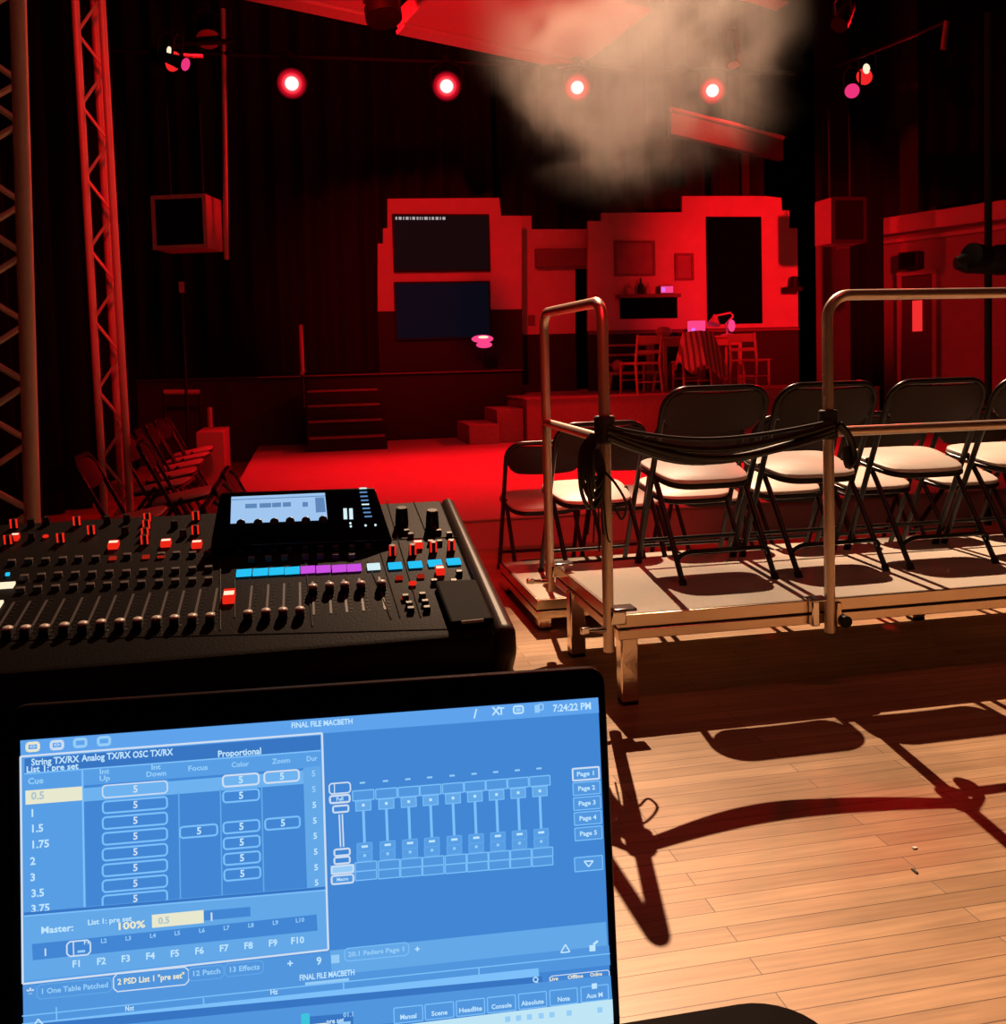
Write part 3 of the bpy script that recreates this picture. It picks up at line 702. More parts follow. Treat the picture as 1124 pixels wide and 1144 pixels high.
LBL = ['black folding chair with beige seat on the upper deck, leftmost of the back row', 'black folding chair behind the upright rail post, second in the back row', 'black folding chair third from the left on the upper deck, right of the rail post', 'black folding chair cut by the right edge of the view on the upper deck']
for i, x in enumerate((1.622, 2.107, 2.612, 3.10)):
    chair(x, 3.885-.01*i, D1, (.0,.01,-.02,.0)[i], LBL[i], 'folding chairs on the upper deck')
ORD = ['leftmost', 'second', 'third', 'fourth', 'fifth']
for i, x in enumerate((1.37, 1.87, 2.36, 2.85, 3.35)):
    chair(x, 4.66-.02*i, D2, (.02,-.03,.02,0,.01)[i], 'folding chair on the lower deck in front, %s of that middle row from the left' % ORD[i], 'folding chairs on the lower deck')
for i, x in enumerate((1.30, 1.80, 2.30, 2.8, 3.3)):
    chair(x, 5.46-.02*i, 0, (-.03,.03,0,.02,0)[i], 'folding chair standing on the floor nearest the thrust stage, %s of the front row' % ORD[i], 'folding chairs on the floor')
POS = ['nearest the camera', 'second from the camera', 'third from the camera', 'fourth from the camera', 'fifth from the camera', 'sixth from the camera', 'farthest, next to the rostrum block']
for i, y in enumerate((5.7, 6.55, 7.2, 7.9, 8.6, 9.3, 9.95)):
    chair((-1.03-.02*i) if i != 1 else -.85, y, 0, -pi/2+.08*sin(i*2.3), 'red-lit folding chair in the left side row, %s' % POS[i], 'folding chairs along the left side')
for i, y in enumerate((3.5, 4.02, 4.54)):
    chair(-.16-.01*i, y, 0, -pi/2, 'folding chair mostly hidden behind the mixing console, %s' % ['nearest of three', 'middle of three', 'farthest of three'][i], 'folding chairs behind the console')

# ------------------------------------------------------------------ seating decks
def deck(x0, x1, y0, y1, z, label, legs):
    t = thing('stage_deck', ((x0+x1)/2, (y0+y1)/2, 0), label, 'platform')
    MB().span((x0+.012,y0+.012,z-.02),(x1-.012,y1-.012,z)).build('deck_top', M['deck'], t)
    def rails(zz0, zz1, ins):
        mb = MB(); w = .04
        mb.span((x0+ins,y0+ins,zz0),(x1-ins,y0+ins+w,zz1)); mb.span((x0+ins,y1-ins-w,zz0),(x1-ins,y1-ins,zz1)); mb.span((x0+ins,y0+ins+w,zz0),(x0+ins+w,y1-ins-w,zz1)); mb.span((x1-ins-w,y0+ins+w,zz0),(x1-ins,y1-ins-w,zz1)); return mb
    rails(z-.047, z-.001, 0).build('edge_rail', M['alu_frame'], t, bevel=.003)
    rails(z-.054, z-.047, .006).build('groove', M['black'], t)
    rails(z-.09, z-.054, .0).build('lower_rail', M['alu_frame'], t, bevel=.003)
    for lx, ly in legs:
        o = MB().span((lx-.032,ly-.032,.012),(lx+.032,ly+.032,z-.06)).build('leg', M['alu'], t, bevel=.006)
        MB().span((lx-.03,ly-.03,0),(lx+.03,ly+.03,.02)).build('rubber_foot', M['black'], o, bevel=.004)
    return t
X0 = 1.045
deck(X0, 3.49, 3.265, 4.16, D1, 'higher seating deck nearest the camera with beige top and metal frame', [(X0+.045,3.31),(X0+.02,3.9),(3.44,3.31),(3.44,4.1),(2.32,4.0),(2.7,4.0)])
deck(.985, 3.49, 4.27, 5.13, D2, 'lower seating deck in front of the higher one', [(1.03,4.33),(1.03,5.07),(3.44,4.33),(3.44,5.07)])

# ------------------------------------------------------------------ guard rails
def clamp(t, x, y, z, dx, dy):
    mb = MB(); mb.box((x+dx*.03,y+dy*.03,z),(.055,.055,.05)); mb.box((x+dx*.05,y+dy*.05,z+.028),(.09,.07,.012))
    o = mb.build('clamp', M['chrome'], t, bevel=.006)
    mb = MB(); q = Vector((x,y,z-.045)); mb.cyl(q, q+Vector((-.085,-.03,.012)), .011, .009, 10); mb.box(q+Vector((-.095,-.032,.014)),(.03,.02,.022)); mb.build('wing_bolt', M['chrome'], o, bevel=.003)
RR = .0195
gx = 1.0; yA, yB = 3.235, 4.02; zt = 1.425; c = .075
t = thing('guard_rail', (gx,yA,0), 'metal guard rail frame along the left end of the upper deck', 'railing')
pts = [Vector((gx,yA,.215))]+arc((gx,yA+c,zt-c), (0,-1,0), (0,0,1), c, 0, pi/2, 8)+arc((gx-.012,yB-c,zt-c), (0,1,0), (0,0,1), c, pi/2, 0, 8)+[Vector((gx-.012,yB,.25))]
MB().tube(pts, RR, 16).build('tube_frame', M['rail'], t)
MB().tube([(gx-.004,yA,.955),(gx-.012,yB,.965)], RR*.9, 14).build('mid_rail', M['rail'], t)
clamp(t, gx, yA, D1+.005, 1, 0); clamp(t, gx-.01, yB, D1+.005, 1, 0)
bx, by = 1.838, 3.235; c = .085; zt = 1.435; xe = 3.45
t = thing('guard_rail', (bx,by,0), 'metal guard rail along the front edge of the upper deck at right', 'railing')
pts = [Vector((bx,by,.215))]+arc((bx+c,by,zt-c), (-1,0,0), (0,0,1), c, 0, pi/2, 8)+arc((xe-c,by,zt-c), (1,0,0), (0,0,1), c, pi/2, 0, 8)+[Vector((xe,by,.215))]
MB().tube(pts, RR, 16).build('tube_frame', M['rail'], t)
MB().tube([(bx,by,.945),(xe,by,.945)], RR*.95, 14).build('mid_rail', M['rail'], t)
mb = MB(); mb.box((bx-.055,by+.012,D1-.04),(.03,.03,.1)); mb.box((bx-.04,by+.02,D1+.005),(.075,.06,.012)); mb.build('clamp', M['chrome'], t, bevel=.005)
MB().cyl((bx+.05,by-.03,D1-.075),(bx+.05,by+.03,D1-.075), .022, .022, 16).build('clamp_knob', M['black'], t)
MB().box((bx+.03,by,D1-.05),(.02,.03,.09)).build('clamp_plate', M['alu_frame'], t, bevel=.003)
# black sagging strap between the rails with taped ends and a hanging bundle
gA = Vector((gx,yA-.02,.985)); gB = Vector((bx,by-.02,.975))
t = thing('cable_barrier', gA, 'black cable bundle sagging between the two guard rails, tied off at both posts', 'cable')
def sag(z0, z1, dep, off, r, name, m='cable'):
    pts = []
    for i in range(25):
        f_ = i/24; q = gA.lerp(gB, f_); pts.append((q.x, q.y+off*sin(pi*f_)-.012, q.z+z0*(1-f_)+z1*f_-dep*4*f_*(1-f_)*(1+.12*sin(5*f_))))
    MB().tube(pts, r, 10).build(name, M[m], t)
sag(.0,.0,.07,-.01,.012,'thick_cable'); sag(-.02,-.015,.09,.01,.015,'thick_cable'); sag(-.005,-.03,.082,-.015,.011,'thick_cable'); sag(.015,.012,.05,.014,.007,'thin_cable'); sag(-.03,.02,.11,.02,.005,'thin_cable')
MB().tube([(gA.x,gA.y+.02,gA.z-.045),(gA.x,gA.y+.02,gA.z+.05)], .036, 14).build('tape_wrap', M['tape'], t, bevel=.006)
MB().tube([(gB.x,gB.y+.02,gB.z-.055),(gB.x,gB.y+.02,gB.z+.05)], .034, 14).build('tape_wrap', M['tape'], t, bevel=.006)
mb = MB()
for k in range(6):
    a0 = gA+Vector((-.036-.003*k,-.03+.006*k,-.01)); L = .18+.035*(k % 3); w = .008+.0035*k
    mb.tube(smooth_path([a0, a0+Vector((-.025-.004*k,-.01,-.06)), a0+Vector((-.02-w,-.01,-L*.75)), a0+Vector((-.012,0,-L)), a0+Vector((.012+w*.6,.006,-L*.72)), a0+Vector((.0,.01,-.05))], 6), .007, 7)
mb.build('cable_coil', M['cable'], t)
mb = MB(); q = gA+Vector((-.035,-.02,-.15))
for k in range(5): mb.tube(smooth_path([q+Vector((.006*k-.012,.004*k,0)), q+Vector((.014*k-.03,.01,-.12-.02*k)), q+Vector((.02*k-.045,0,-.2-.03*(k % 3)))], 6), .003, 6)
mb.tube(smooth_path([q+Vector((.01,-.01,.02)), q+Vector((.05,-.03,-.03)), q+Vector((.085,-.03,-.1)), q+Vector((.07,-.02,-.15)), q+Vector((.045,-.01,-.1))], 8), .0045, 7)
mb.build('loose_strands', M['cable'], t)
mb = MB(); mb.tube(smooth_path([gB+Vector((.02,-.02,.0)), gB+Vector((.06,-.02,-.05)), gB+Vector((.075,-.02,-.12)), gB+Vector((.055,-.02,-.15)), gB+Vector((.045,-.015,-.08))], 6), .014, 8); mb.build('knot_tail', M['cable'], t)
# ------------------------------------------------------------------ tables
TBZ = .80
def rrect(x0, x1, y0, y1, r, n=8):
    o = []
    for cx_, cy_, a in ((x1-r,y1-r,0),(x0+r,y1-r,pi/2),(x0+r,y0+r,pi),(x1-r,y0+r,1.5*pi)):
        for i in range(n+1): t = a+pi/2*i/n; o.append((cx_+r*cos(t), cy_+r*sin(t)))
    return o
t = thing('operator_table', (-.3,.3,0), 'black table with a rounded corner under the open laptop', 'table')
MB().prism(rrect(-1.05,.318,-.12,.604,.045), lambda x,y: (x,y,TBZ-.03), lambda x,y: (x,y,TBZ)).build('tabletop', M['tabletop'], t, bevel=.004)
for x in (-.98,.25):
    for y in (-.05,.52): MB().tube([(x,y,0),(x,y,TBZ-.03)], .02).build('leg', M['black'], t)
t = thing('console_table', (-.35,1.6,0), 'dark table carrying the mixing console', 'table')
CTZ = .755
MB().span((-1.1,1.30,CTZ-.03),(.305,1.98,CTZ)).build('tabletop', M['tabletop'], t, bevel=.006)
MB().span((-1.09,1.315,.02),(.295,1.325,CTZ-.03)).build('under_table_shade', M['drape_dark'], t)  # added black sheet standing in for the shade under the table
for x in (-1.04,.25):
    for y in (1.36,1.92): MB().span((x-.02,y-.02,0),(x+.02,y+.02,CTZ-.03)).build('leg', M['black'], t)

# ------------------------------------------------------------------ mixing console
CX0, CX1 = -.62, .246
YF, ZF, YB_, ZB = 1.335, .862, 1.86, .972
SLP = (ZB-ZF)/(YB_-YF); PN = Vector((0,-SLP,1)).normalized(); PD = Vector((0,1,SLP)).normalized()
RX = Matrix.Rotation(math.atan(SLP), 3, 'X')
def con(px, py, h=0): return onplane(px, py, Vector((0,YF,ZF))+PN*h, PN)
mixer = thing('mixing_console', (-.18,1.6,CTZ), 'black digital mixing console with faders, lit label strips and a display', 'mixing console')
prof = [(YF,ZF),(YB_,ZB),(YB_+.01,ZB-.02),(YB_-.01,CTZ+.012),(YF+.06,CTZ+.012),(YF+.035,CTZ+.03),(YF-.008,ZF-.03),(YF-.01,ZF-.006)]
MB().prism(prof, lambda y,z: (CX0,y,z), lambda y,z: (CX1,y,z)).build('body', M['con'], mixer, bevel=.004)
def offs(pf, d): 
    c = (sum(p[0] for p in pf)/len(pf), sum(p[1] for p in pf)/len(pf)); return [(c[0]+(y-c[0])*(1+d), c[1]+(z-c[1])*(1+d*1.6)) for y, z in pf]
cheek = [(YF-.012,ZF+.004),(YB_,ZB+.006),(YB_+.014,ZB-.02),(YB_-.005,CTZ+.006),(YF+.05,CTZ+.006),(YF+.02,CTZ+.03),(YF-.016,ZF-.035)]
MB().prism(cheek, lambda y,z: (CX1,y,z), lambda y,z: (CX1+.024+.012*(1.86-y),y,z)).build('side_cheek', M['concheek'], mixer, bevel=.014, seg=4)
MB().prism(cheek, lambda y,z: (CX0-.035,y,z), lambda y,z: (CX0,y,z)).build('side_cheek', M['concheek'], mixer, bevel=.014, seg=4)
for x in (-.5,.2):
    for y in (1.42,1.8): MB().cyl((x,y,CTZ),(x,y,CTZ+.014), .015).build('rubber_foot', M['black'], mixer)
def pbox(mb, p, sx, sy, sz): return mb.box(p, (sx,sy,sz), RX)
def pbutton(px, py, w, l, m, name='button', h=.004, hh=.004):
    p = con(px, py, h); return pbox(MB(), p, w, l, hh*2).build(name, m, mixer, bevel=.0008, seg=1)
PXM = 1/735.0
# section seams and fader slots are the faceplate's own pattern
mb = MB()
def seam(pa, pb, w=.0012):
    a, b = con(*pa,.0004), con(*pb,.0004); mb.tube([a, b], w, 5)
for pa, pb in (((246,625),(246,704)),((262,645),(262,690)),((341,628),(349,700)),((411,628),(437,692)),((425,618),(447,690)),((432,560),(470,690)),((462,560),(478,600)),((438,603),(512,600))): seam(pa, pb)
seam((0,716),(500,703), .001)
mb.build('panel_seams', M['black'], mixer)
mb = MB()
inp = [(-32,707),(-11,705),(9,703),(29,702),(50,701),(72,699),(93,697.5),(113,695.5),(134,694.5),(154,693),(175,691.5),(195,690.5),(215,689),(235,688)]
bus_lo = [(277,685),(297,683),(316,682),(335,681)]; bus_hi = [(349.5,655.5),(368,653.6),(385,653),(403,652),(426,651)]
Y_SL0 = con(235,693,0).y-.008; Y_SL1 = Y_SL0+.112
for L_ in (inp, bus_lo, bus_hi):
    for px, py in L_:
        q = con(px, py, .012); z0 = ZF+SLP*(Y_SL0-YF); z1 = ZF+SLP*(Y_SL1-YF)
        a, b = Vector((q.x,Y_SL0,z0))+PN*.0006, Vector((q.x,Y_SL1,z1))+PN*.0006
        pbox(mb, (a+b)/2, .0034, (b-a).length, .0006)
        for k in range(11):
            c_ = a.lerp(b, k/10); pbox(mb, c_+Vector((.007,0,0)), .004, .0007, .0005)
mb.build('fader_slots', mat('slot_grey', (.11,.1,.1), .4), mixer)
for L_ in (inp, bus_lo, bus_hi):
    for px, py in L_:
        q = con(px, py, .012); mb = MB()
        pr = [(-.0125,0),(-.0115,.009),(-.005,.0125),(0,.0112),(.005,.0125),(.0115,.009),(.0125,0)]
        base = q-PN*.010
        mb.prism(pr, lambda y,h: base+Vector((-.0062,0,0))+PD*y+PN*h, lambda y,h: base+Vector((.0062,0,0))+PD*y+PN*h)
        o = mb.build('fader_cap', M['knob'], mixer, bevel=.001, seg=2)
        MB().sphere(base+PN*.0118-PD*.001, .0074, (.95,1.25,.5), 14, 8).build('cap_highlight', M['cap'], o)  # pale dome painting the lamp highlight on each black cap
# unlit button rows on the input side
for L_ in ([(13,628),(32,626.5),(51,626),(70,625),(88,624),(107,623.5),(142,621),(180,620),(197,619),(215,619),(232,618)],
           [(27,645),(46,643.5),(65,642),(84,641.5),(103,641),(122,640),(141,639.5),(160,638.5),(178,638),(196,637),(215,636),(233,635)],
           [(23,659),(42,657.5),(62,656.5),(82,655.5),(101,654.5),(120,653.5),(139,652.5),(158,651.5),(178,650.5),(196,649.5),(215,648.5),(233,647.5)]):
    for px, py in L_: pbutton(px, py, .012, .009, M['btn'])
for px, py in ((269,615),(289,614),(306,613.5),(323,613),(341,612.5),(358,612),(375,612),(393,611.5),(411,610)): pbutton(px, py, .010, .007, M['btn'])
for px, py in ((281,625),(300,624),(318,623),(341,622),(358,621.5),(375,621),(393,621)): pbutton(px, py, .011, .010, M['btn'])
for px, py in ((453,667),(457,675),(459,681),(472,665),(475,673),(477,680),(513,640),(485,650),(507,650),(454,594),(459,598),(485,590),(490,594),(502,597),(481,606),(491,606)): pbutton(px, py, .010, .008, M['btn'])
# lit labels
def lit(px, py, w, h, m, name='label_screen'):      # size in photo pixels
    p = con(px, py, .003); return pbox(MB(), p, w*PXM, h*PXM*2.0, .004).build(name, m, mixer)
for px, py in ((272.6,640),(291,639),(309,638),(326.5,637.3)): lit(px, py, 17, 7.5, M['cyan'])
for px, py in ((344,636.3),(361.3,635.6),(379,635),(395.8,634.2)): lit(px, py, 16.5, 7.5, M['magenta'])
lit(417.5, 633, 15, 7, M['whitescr'])
for px, py in ((441.5,632),(464,630.7),(486,629),(507,627.3)): lit(px, py, 16, 7, M['cyan'])
lit(6, 654, 18, 6, M['hot_led']); lit(8.5, 641.5, 4, 2, M['cyan'], 'indicator'); lit(-2, 676, 6, 9, M['hot_led'], 'indicator')
def litbutton(px, py, w, h):
    p = con(px, py, .006); o = pbox(MB(), p, w*PXM, h*PXM*1.7, .010).build('lit_button', M['red_led'], mixer, bevel=.0015)
    pbox(MB(), p+PN*.0052, w*PXM*.85, h*PXM*.6, .0012).build('hot_bar', M['hot_led'], o)
for px, py, w, h in ((17,600,9,7),(127,608.5,12,9),(185.5,606.5,12,8),(220,608,12,8),(256,666,12.5,15),(467,608,11,8),(491.5,637,10,9)): litbutton(px, py, w, h)
for px, py in ((446,645.5),(470,643.5),(452.5,667.5),(126,623.5),(163,622),(180,621)): lit(px, py, 8, 3, M['red_dim'], 'dim_indicator')
p = con(461,651.5,.004); MB().sphere(p, .0062, (1,1,.6)).build('round_indicator', M['red_led'], mixer)
p = con(51,599,.004); MB().sphere(p, .005, (1,1,.6)).build('round_indicator', M['red_led'], mixer)
def encoder(px, py, r=.0075, h=.017, lit_=True):
    p = con(px, py, .0); 
    o = MB().lathe([(r,0),(r,.004),(r*.85,h*.9),(r*.7,h)], p, PN, 16).build('knob', M['knob'], mixer)
    if lit_:
        mb = MB()
        for s in (-1, 1): mb.box(p+PN*(h*.55)+Vector((s*r*.62,-r*.78,0)), (.0028,.0022,h*.95), RX)
        mb.build('lit_ring', M['red_led'], o)
    return o
for px, py in ((17,590),(10.5,608),(87,587),(103,597),(69,606),(165.5,583),(164.5,591),(163,600),(162.5,608),(219.5,581),(219,597)): encoder(px, py)
for px, py in ((438.5,621),(461,620),(484,617),(504,615)): encoder(px, py, .007, .019)
for px, py in ((35,588),(52,586),(120,585),(140,597),(195,590),(205,600),(35,604),(142,583)): encoder(px, py, .0065, .014, False)
for px, py in ((449,587),(483,590)):
    p = con(px, py, 0); o = MB().lathe([(.012,0),(.012,.006),(.0105,.03),(.009,.033)], p, PN, 20).build('knob', M['knob'], mixer)
    MB().lathe([(.0085,.0335),(.0085,.0342)], p, PN, 16).build('knob_cap', M['concheek'], o)
# raised display unit
dn = (CAM-aty(330,575,1.75)).normalized(); dn = Vector((0,-.8,.6)).normalized()
DP = Vector((0,1.66,.952)); DU = Vector((0,.6,.8)); 
def dsp(px, py, h=0): return onplane(px, py, DP+dn*h, dn)
corners = [dsp(246,549), dsp(419,543.5), dsp(439,604), dsp(234,611)]
def bez(mb, pts, dep):
    n = len(pts); return mb.add(list(pts)+[p-dn*dep for p in pts], [tuple(range(n)), tuple(reversed(range(n, 2*n)))]+[(i, n+i, n+(i+1) % n, (i+1) % n) for i in range(n)])
disp = bez(MB(), list(reversed(corners)), .05).build('display_unit', M['gloss'], mixer, bevel=.006, seg=3)
def dquad(pts, m, name, h=.0008): 
    return MB().add([dsp(*p, h) for p in reversed(pts)]+[dsp(*p, h-.0006) for p in reversed(pts)], [(0,1,2,3),(7,6,5,4),(0,4,5,1),(1,5,6,2),(2,6,7,3),(3,7,4,0)])
mb = dquad([(258.5,555),(363,550.5),(366,581),(257.5,585)], 0, '')
mb.cur = 1
def dadd(pts, h): 
    q = dquad(pts, 0, '', h); mb.add(q.v, q.f)
for x, w in ((274,13),(290,13),(304,10),(316,9)): dadd([(x,563-(x-274)*.04),(x+w,562.5-(x-274)*.04),(x+w,567.5-(x-274)*.04),(x,568-(x-274)*.04)], .0014)
for y in (557.5,): dadd([(259,y+.5),(363,y-4),(363,y-3),(259,y+1.5)], .0014)
dadd([(338,561),(344,560.8),(344,566),(338,566.3)], .0014)
dadd([(352,556),(362,555.5),(364,572),(353,572.6)], .0012)
mb.build('lcd_screen', [M['lcd'], M['lcd2']], disp)
for i, (px, py) in enumerate(((270,590),(289,589.5),(307,588.5),(324.5,587.5),(342,587),(361,586))):
    p = dsp(px, py, 0); MB().lathe([(.0085,0),(.0085,.004),(.0072,.018),(.006,.019)], p, dn, 18).build('display_knob', M['knob'], disp)
mb = MB()
for x0 in (383.5, 390): 
    q = dquad([(x0,568),(x0+4,567.8),(x0+4.6,580),(x0+.5,580.2)], 0, '', .001); mb.add(q.v, q.f)
mb.build('level_meter', M['whitescr'], disp)
for k, (px, py) in enumerate(((405.5,545.5),(406,550),(406.7,554.5),(407.5,559),(408.3,563.5),(409.2,568),(410.2,572.5),(411.5,577))):
    w = 4.2; dquad([(px-w,py-.7),(px+w,py-1),(px+w,py+.6),(px-w,py+.9)], 0, '', .001).build('meter_bar', M['whitescr'] if k in (0,4) else M['lcd2'], disp)
for px, py in ((408.5,587),(419.5,586.5),(392,588),(391.5,584.5)): MB().sphere(dsp(px,py,.001), .002, n=8, m=6).build('indicator', M['whitescr'], disp)
# phone on the right corner of the console
pc = [con(486,654.5,.003), con(532,652.5,.003), con(552,697,.003), con(503,702,.003)]
t = thing('smartphone', sum(pc, Vector())/4, 'black smartphone lying on the right front corner of the mixing console', 'phone')
mb = MB(); n = 4; mb.add([p+PN*.009 for p in pc]+[p-PN*.002 for p in pc], [(3,2,1,0),(4,5,6,7)]+[(i,(i+1)%4,4+(i+1)%4,4+i) for i in range(4)])
mb.build('case', M['phone'], t, bevel=.004, seg=3)
a, b = pc[3].lerp(pc[2], .25), pc[3].lerp(pc[2], .75)
MB().tube([a+PN*.008-PD*.001, b+PN*.008-PD*.001], .0025, 8).build('lit_edge_strip', M['trim'], t)  # pale strip painted where the phone's front edge catches light

# ------------------------------------------------------------------ laptop
th = radians(94); UX = Vector((sin(th), cos(th), 0)); BK = Vector((-UX.y, UX.x, 0)); la = radians(6)
UV = BK*sin(la)+Vector((0,0,1))*cos(la); LN = UX.cross(UV)
P0 = CAM+ray(346,960)*.58
def scr(px, py): q = onplane(px, py, P0, LN)-P0; return q.dot(UX), q.dot(UV)
def LP(u, v, h=0): return P0+UX*u+UV*v+LN*h
LB = -.127
hinge = LP(0, LB)
laptop = thing('laptop', hinge, 'open black laptop with a blue lighting control screen, nearest the camera', 'laptop')
ol = rrect(-.1685,.1822,LB,.1003,.011)
lid = MB().prism(ol, lambda u,v: LP(u,v,-.007), lambda u,v: LP(u,v,0)).build('lid', M['plastic'], laptop, bevel=.0012, seg=2)
mb = MB()
z1 = hinge.z-.002
def BP(u, w, z): return Vector((hinge.x, hinge.y, z))+UX*u-BK*w
bl = rrect(-.1685,.1822,.004,.245,.011)
base = MB().prism(bl, lambda u,w: BP(u,w,TBZ+.002), lambda u,w: BP(u,w,z1)).build('base', M['plastic'], laptop, bevel=.002)
mb = MB()
for r in range(6):
    for c in range(15):
        q = BP(-.15+c*.0213+.004*(r % 3), .035+r*.0185, z1+.0012); mb.box(q, (.0172,.0152,.0024), Matrix.Rotation(-radians(4),3,'Z'))
o = mb.build('keyboard', M['black'], base)
o = MB().box(BP(0,.195,z1+.0005), (.105,.07,.001), Matrix.Rotation(-radians(4),3,'Z')).build('touchpad', M['gloss'], base)
MB().tube([BP(-.1,.0,z1-.003), BP(.11,.0,z1-.003)], .006, 12).build('hinge', M['black'], laptop)
# ---- screen picture
pal = [('base',(66,134,212)),('bar',(95,163,236)),('mid',(100,168,232)),('panel',(88,158,229)),('light',(110,178,240)),('line',(125,192,250)),('text',(192,230,255)),('white',(205,222,242)),('yellow',(232,232,206)),('dark',(56,118,196)),('task',(192,230,246)),('cyan',(62,196,220)),('low',(82,150,222)),('soft',(150,205,248)),('ytext',(240,235,200)),('grey',(170,195,205))]
PI_ = {n: i for i, (n, _) in enumerate(pal)}
sm = [glow('display_'+n, S(*c), 1.0) for n, c in pal]
sb_ = MB(); LAY = [.0006]
def lay(): LAY[0] += .000012; return LAY[0]
def Q(pts, c):
    sb_.cur = PI_[c]; h = lay(); sb_.add([LP(*scr(*p), h) for p in pts], [(3,2,1,0)])
def UR(u0, v0, u1, v1, c, h):
    sb_.cur = PI_[c]; sb_.add([LP(u0,v0,h),LP(u1,v0,h),LP(u1,v1,h),LP(u0,v1,h)], [(0,1,2,3)])
K = 1/1905.0
def R(px, py, w, h, c):
    u, v = scr(px, py); UR(u-w*K/2, v-h*K/2, u+w*K/2, v+h*K/2, c, lay())
def O(px, py, w, h, c, lw=1.6, fill=None, rd=.45):
    u, v = scr(px, py); hh = lay(); a, b, l = w*K/2, h*K/2, lw*K
    if fill: UR(u-a, v-b, u+a, v+b, fill, hh); hh = lay()
    r = max(min(a, b)*rd, l*.5)
    UR(u-a+r, v+b-l, u+a-r, v+b, c, hh); UR(u-a+r, v-b, u+a-r, v-b+l, c, hh); UR(u-a, v-b+r, u-a+l, v+b-r, c, hh); UR(u+a-l, v-b+r, u+a, v+b-r, c, hh)
    for sx in (-1, 1):
        for sy in (-1, 1):
            p0 = Vector((u+sx*(a-l/2), v+sy*(b-r))); p1 = Vector((u+sx*(a-r), v+sy*(b-l/2))); d = (p1-p0).normalized(); nn = Vector((-d.y, d.x))*l/2
            sb_.cur = PI_[c]; pts = [p0-nn, p1-nn, p1+nn, p0+nn]
            if (pts[1]-pts[0]).cross(pts[2]-pts[1]) < 0: pts.reverse()
            sb_.add([LP(p.x, p.y, hh) for p in pts], [(0,1,2,3)])
def LNE(a, b, c, w=1.5):
    p, q = Vector(scr(*a)), Vector(scr(*b)); d = (q-p).normalized(); n_ = Vector((-d.y, d.x))*w*K/2; h = lay(); sb_.cur = PI_[c]
    sb_.add([LP(*(p-n_), h), LP(*(q-n_), h), LP(*(q+n_), h), LP(*(p+n_), h)], [(0,1,2,3)])
def T(st, px, py, size, c='text', width=None):      # size: cap height in photo pixels; width: total width in photo pixels
    vs, fs = textmesh(st); u, v = scr(px, py); k = size*K/.70; kx = k
    if width:
        xs = [p.x for p in vs]; kx = width*K/(max(xs)-min(xs))
    sb_.cur = PI_[c]; h = lay(); sb_.add([LP(u+p.x*kx, v+p.y*k, h) for p in vs], fs)
Q([(23,827),(668,779),(683.3,1138),(27,1190)], 'base')
# lower glow of the panel area is a lighter window
Q([(23,827),(668,779),(669,796),(24,844)], 'bar')
for px, py, c in ((37,834,'yellow'),(64,832,'white'),(90,829.5,'soft'),(116.5,827.5,'soft')):
    O(px, py, 15, 11, c, 3)
T('<>', 37, 834, 4, 'white'); T('<>', 64, 832, 4, 'white')
for px, py, s in ((531,797.5,'/'),(556,794.5,'X'),(579,792.5,'0'),(602,790.5,'F')): 
    if s == '0': O(px, py, 13, 10, 'text', 2); R(px, py, 6, 4, 'soft')
    elif s == 'X': T('X', px-2, py, 9); T('T', px+4, py, 8)
    elif s == 'F': R(px-2, py+1, 6, 9, 'soft'); O(px+2, py-1, 7, 8, 'soft', 1.5)
    else: T(s, px, py, 10)
T('7:24:22 PM', 639, 790, 8, 'text', 45)
T('FINAL FILE MACBETH', 360, 808, 6, 'text', 68)
# left window
Q([(25,845),(360,819),(367,1059),(27,1097)], 'panel')
Q([(28,847),(358,821),(358.5,838),(28,864)], 'dark')
T('String TX/RX', 62, 849.5, 7, 'text', 50); T('Analog TX/RX', 119, 845, 7, 'text', 52); T('OSC TX/RX', 171, 841.5, 7, 'text', 43)
T('List 1: pre set', 59, 857.5, 6.5, 'text', 54); T('Proportional', 268, 840.5, 7, 'text', 47)
Q([(28,864),(358.5,838),(359,854),(28,880)], 'panel'); LNE((28,864),(358.5,838),'line',1.5)
Q([(94,877),(340,857.5),(365,989),(97,1012)], 'base')
Q([(94,880),(342,860),(342,875),(94,895)], 'light')
Q([(340,857),(358.5,855),(365,990),(344.5,992)], 'mid')
Q([(28,866),(92,861),(94.5,1013),(28,1019)], 'panel'); LNE((92.5,860),(95,1013),'line',2)
for a, b in (((200,884),(202,1003)),((246.5,880),(248.5,1000)),((292.5,876),(295,996)),((339.5,858),(344,992))): LNE(a, b, 'mid', 1.5)
T('Cue', 40.5, 872, 6.5, 'soft', 16)
for st, px, py, w in (('Int',117,861.5,10),('Up',117.5,869,11),('Int',174.5,856.5,10),('Down',175,864,21),('Focus',221.5,857.5,21),('Color',268.5,853.5,19),('Zoom',314.5,849.5,20),('Dur',348.5,847,12)): T(st, px, py, 5.5, 'soft', w)
R(61, 888, 59, 15, 'yellow'); T('0.5', 43, 888.5, 8, 'grey')
for st, px, py in (('1',37,908),('1.5',42,925),('1.75',45.5,942.5),('2',37.5,961.5),('3',37.5,979.5),('3.5',43,997),('3.75',46,1014)): T(st, px, py, 8, 'text')
for i, py in enumerate((881,898.5,916,933.5,951,968.5,986,1003)):
    O(151.5, py, 70, 14.5, 'white' if i == 0 else 'line', 2 if i else 1.4, 'light' if i == 0 else None); T('5', 152, py, 7.5, 'white')
O(222.5, 927.5, 42, 14, 'line', 2); T('5', 223, 927.5, 7.5)
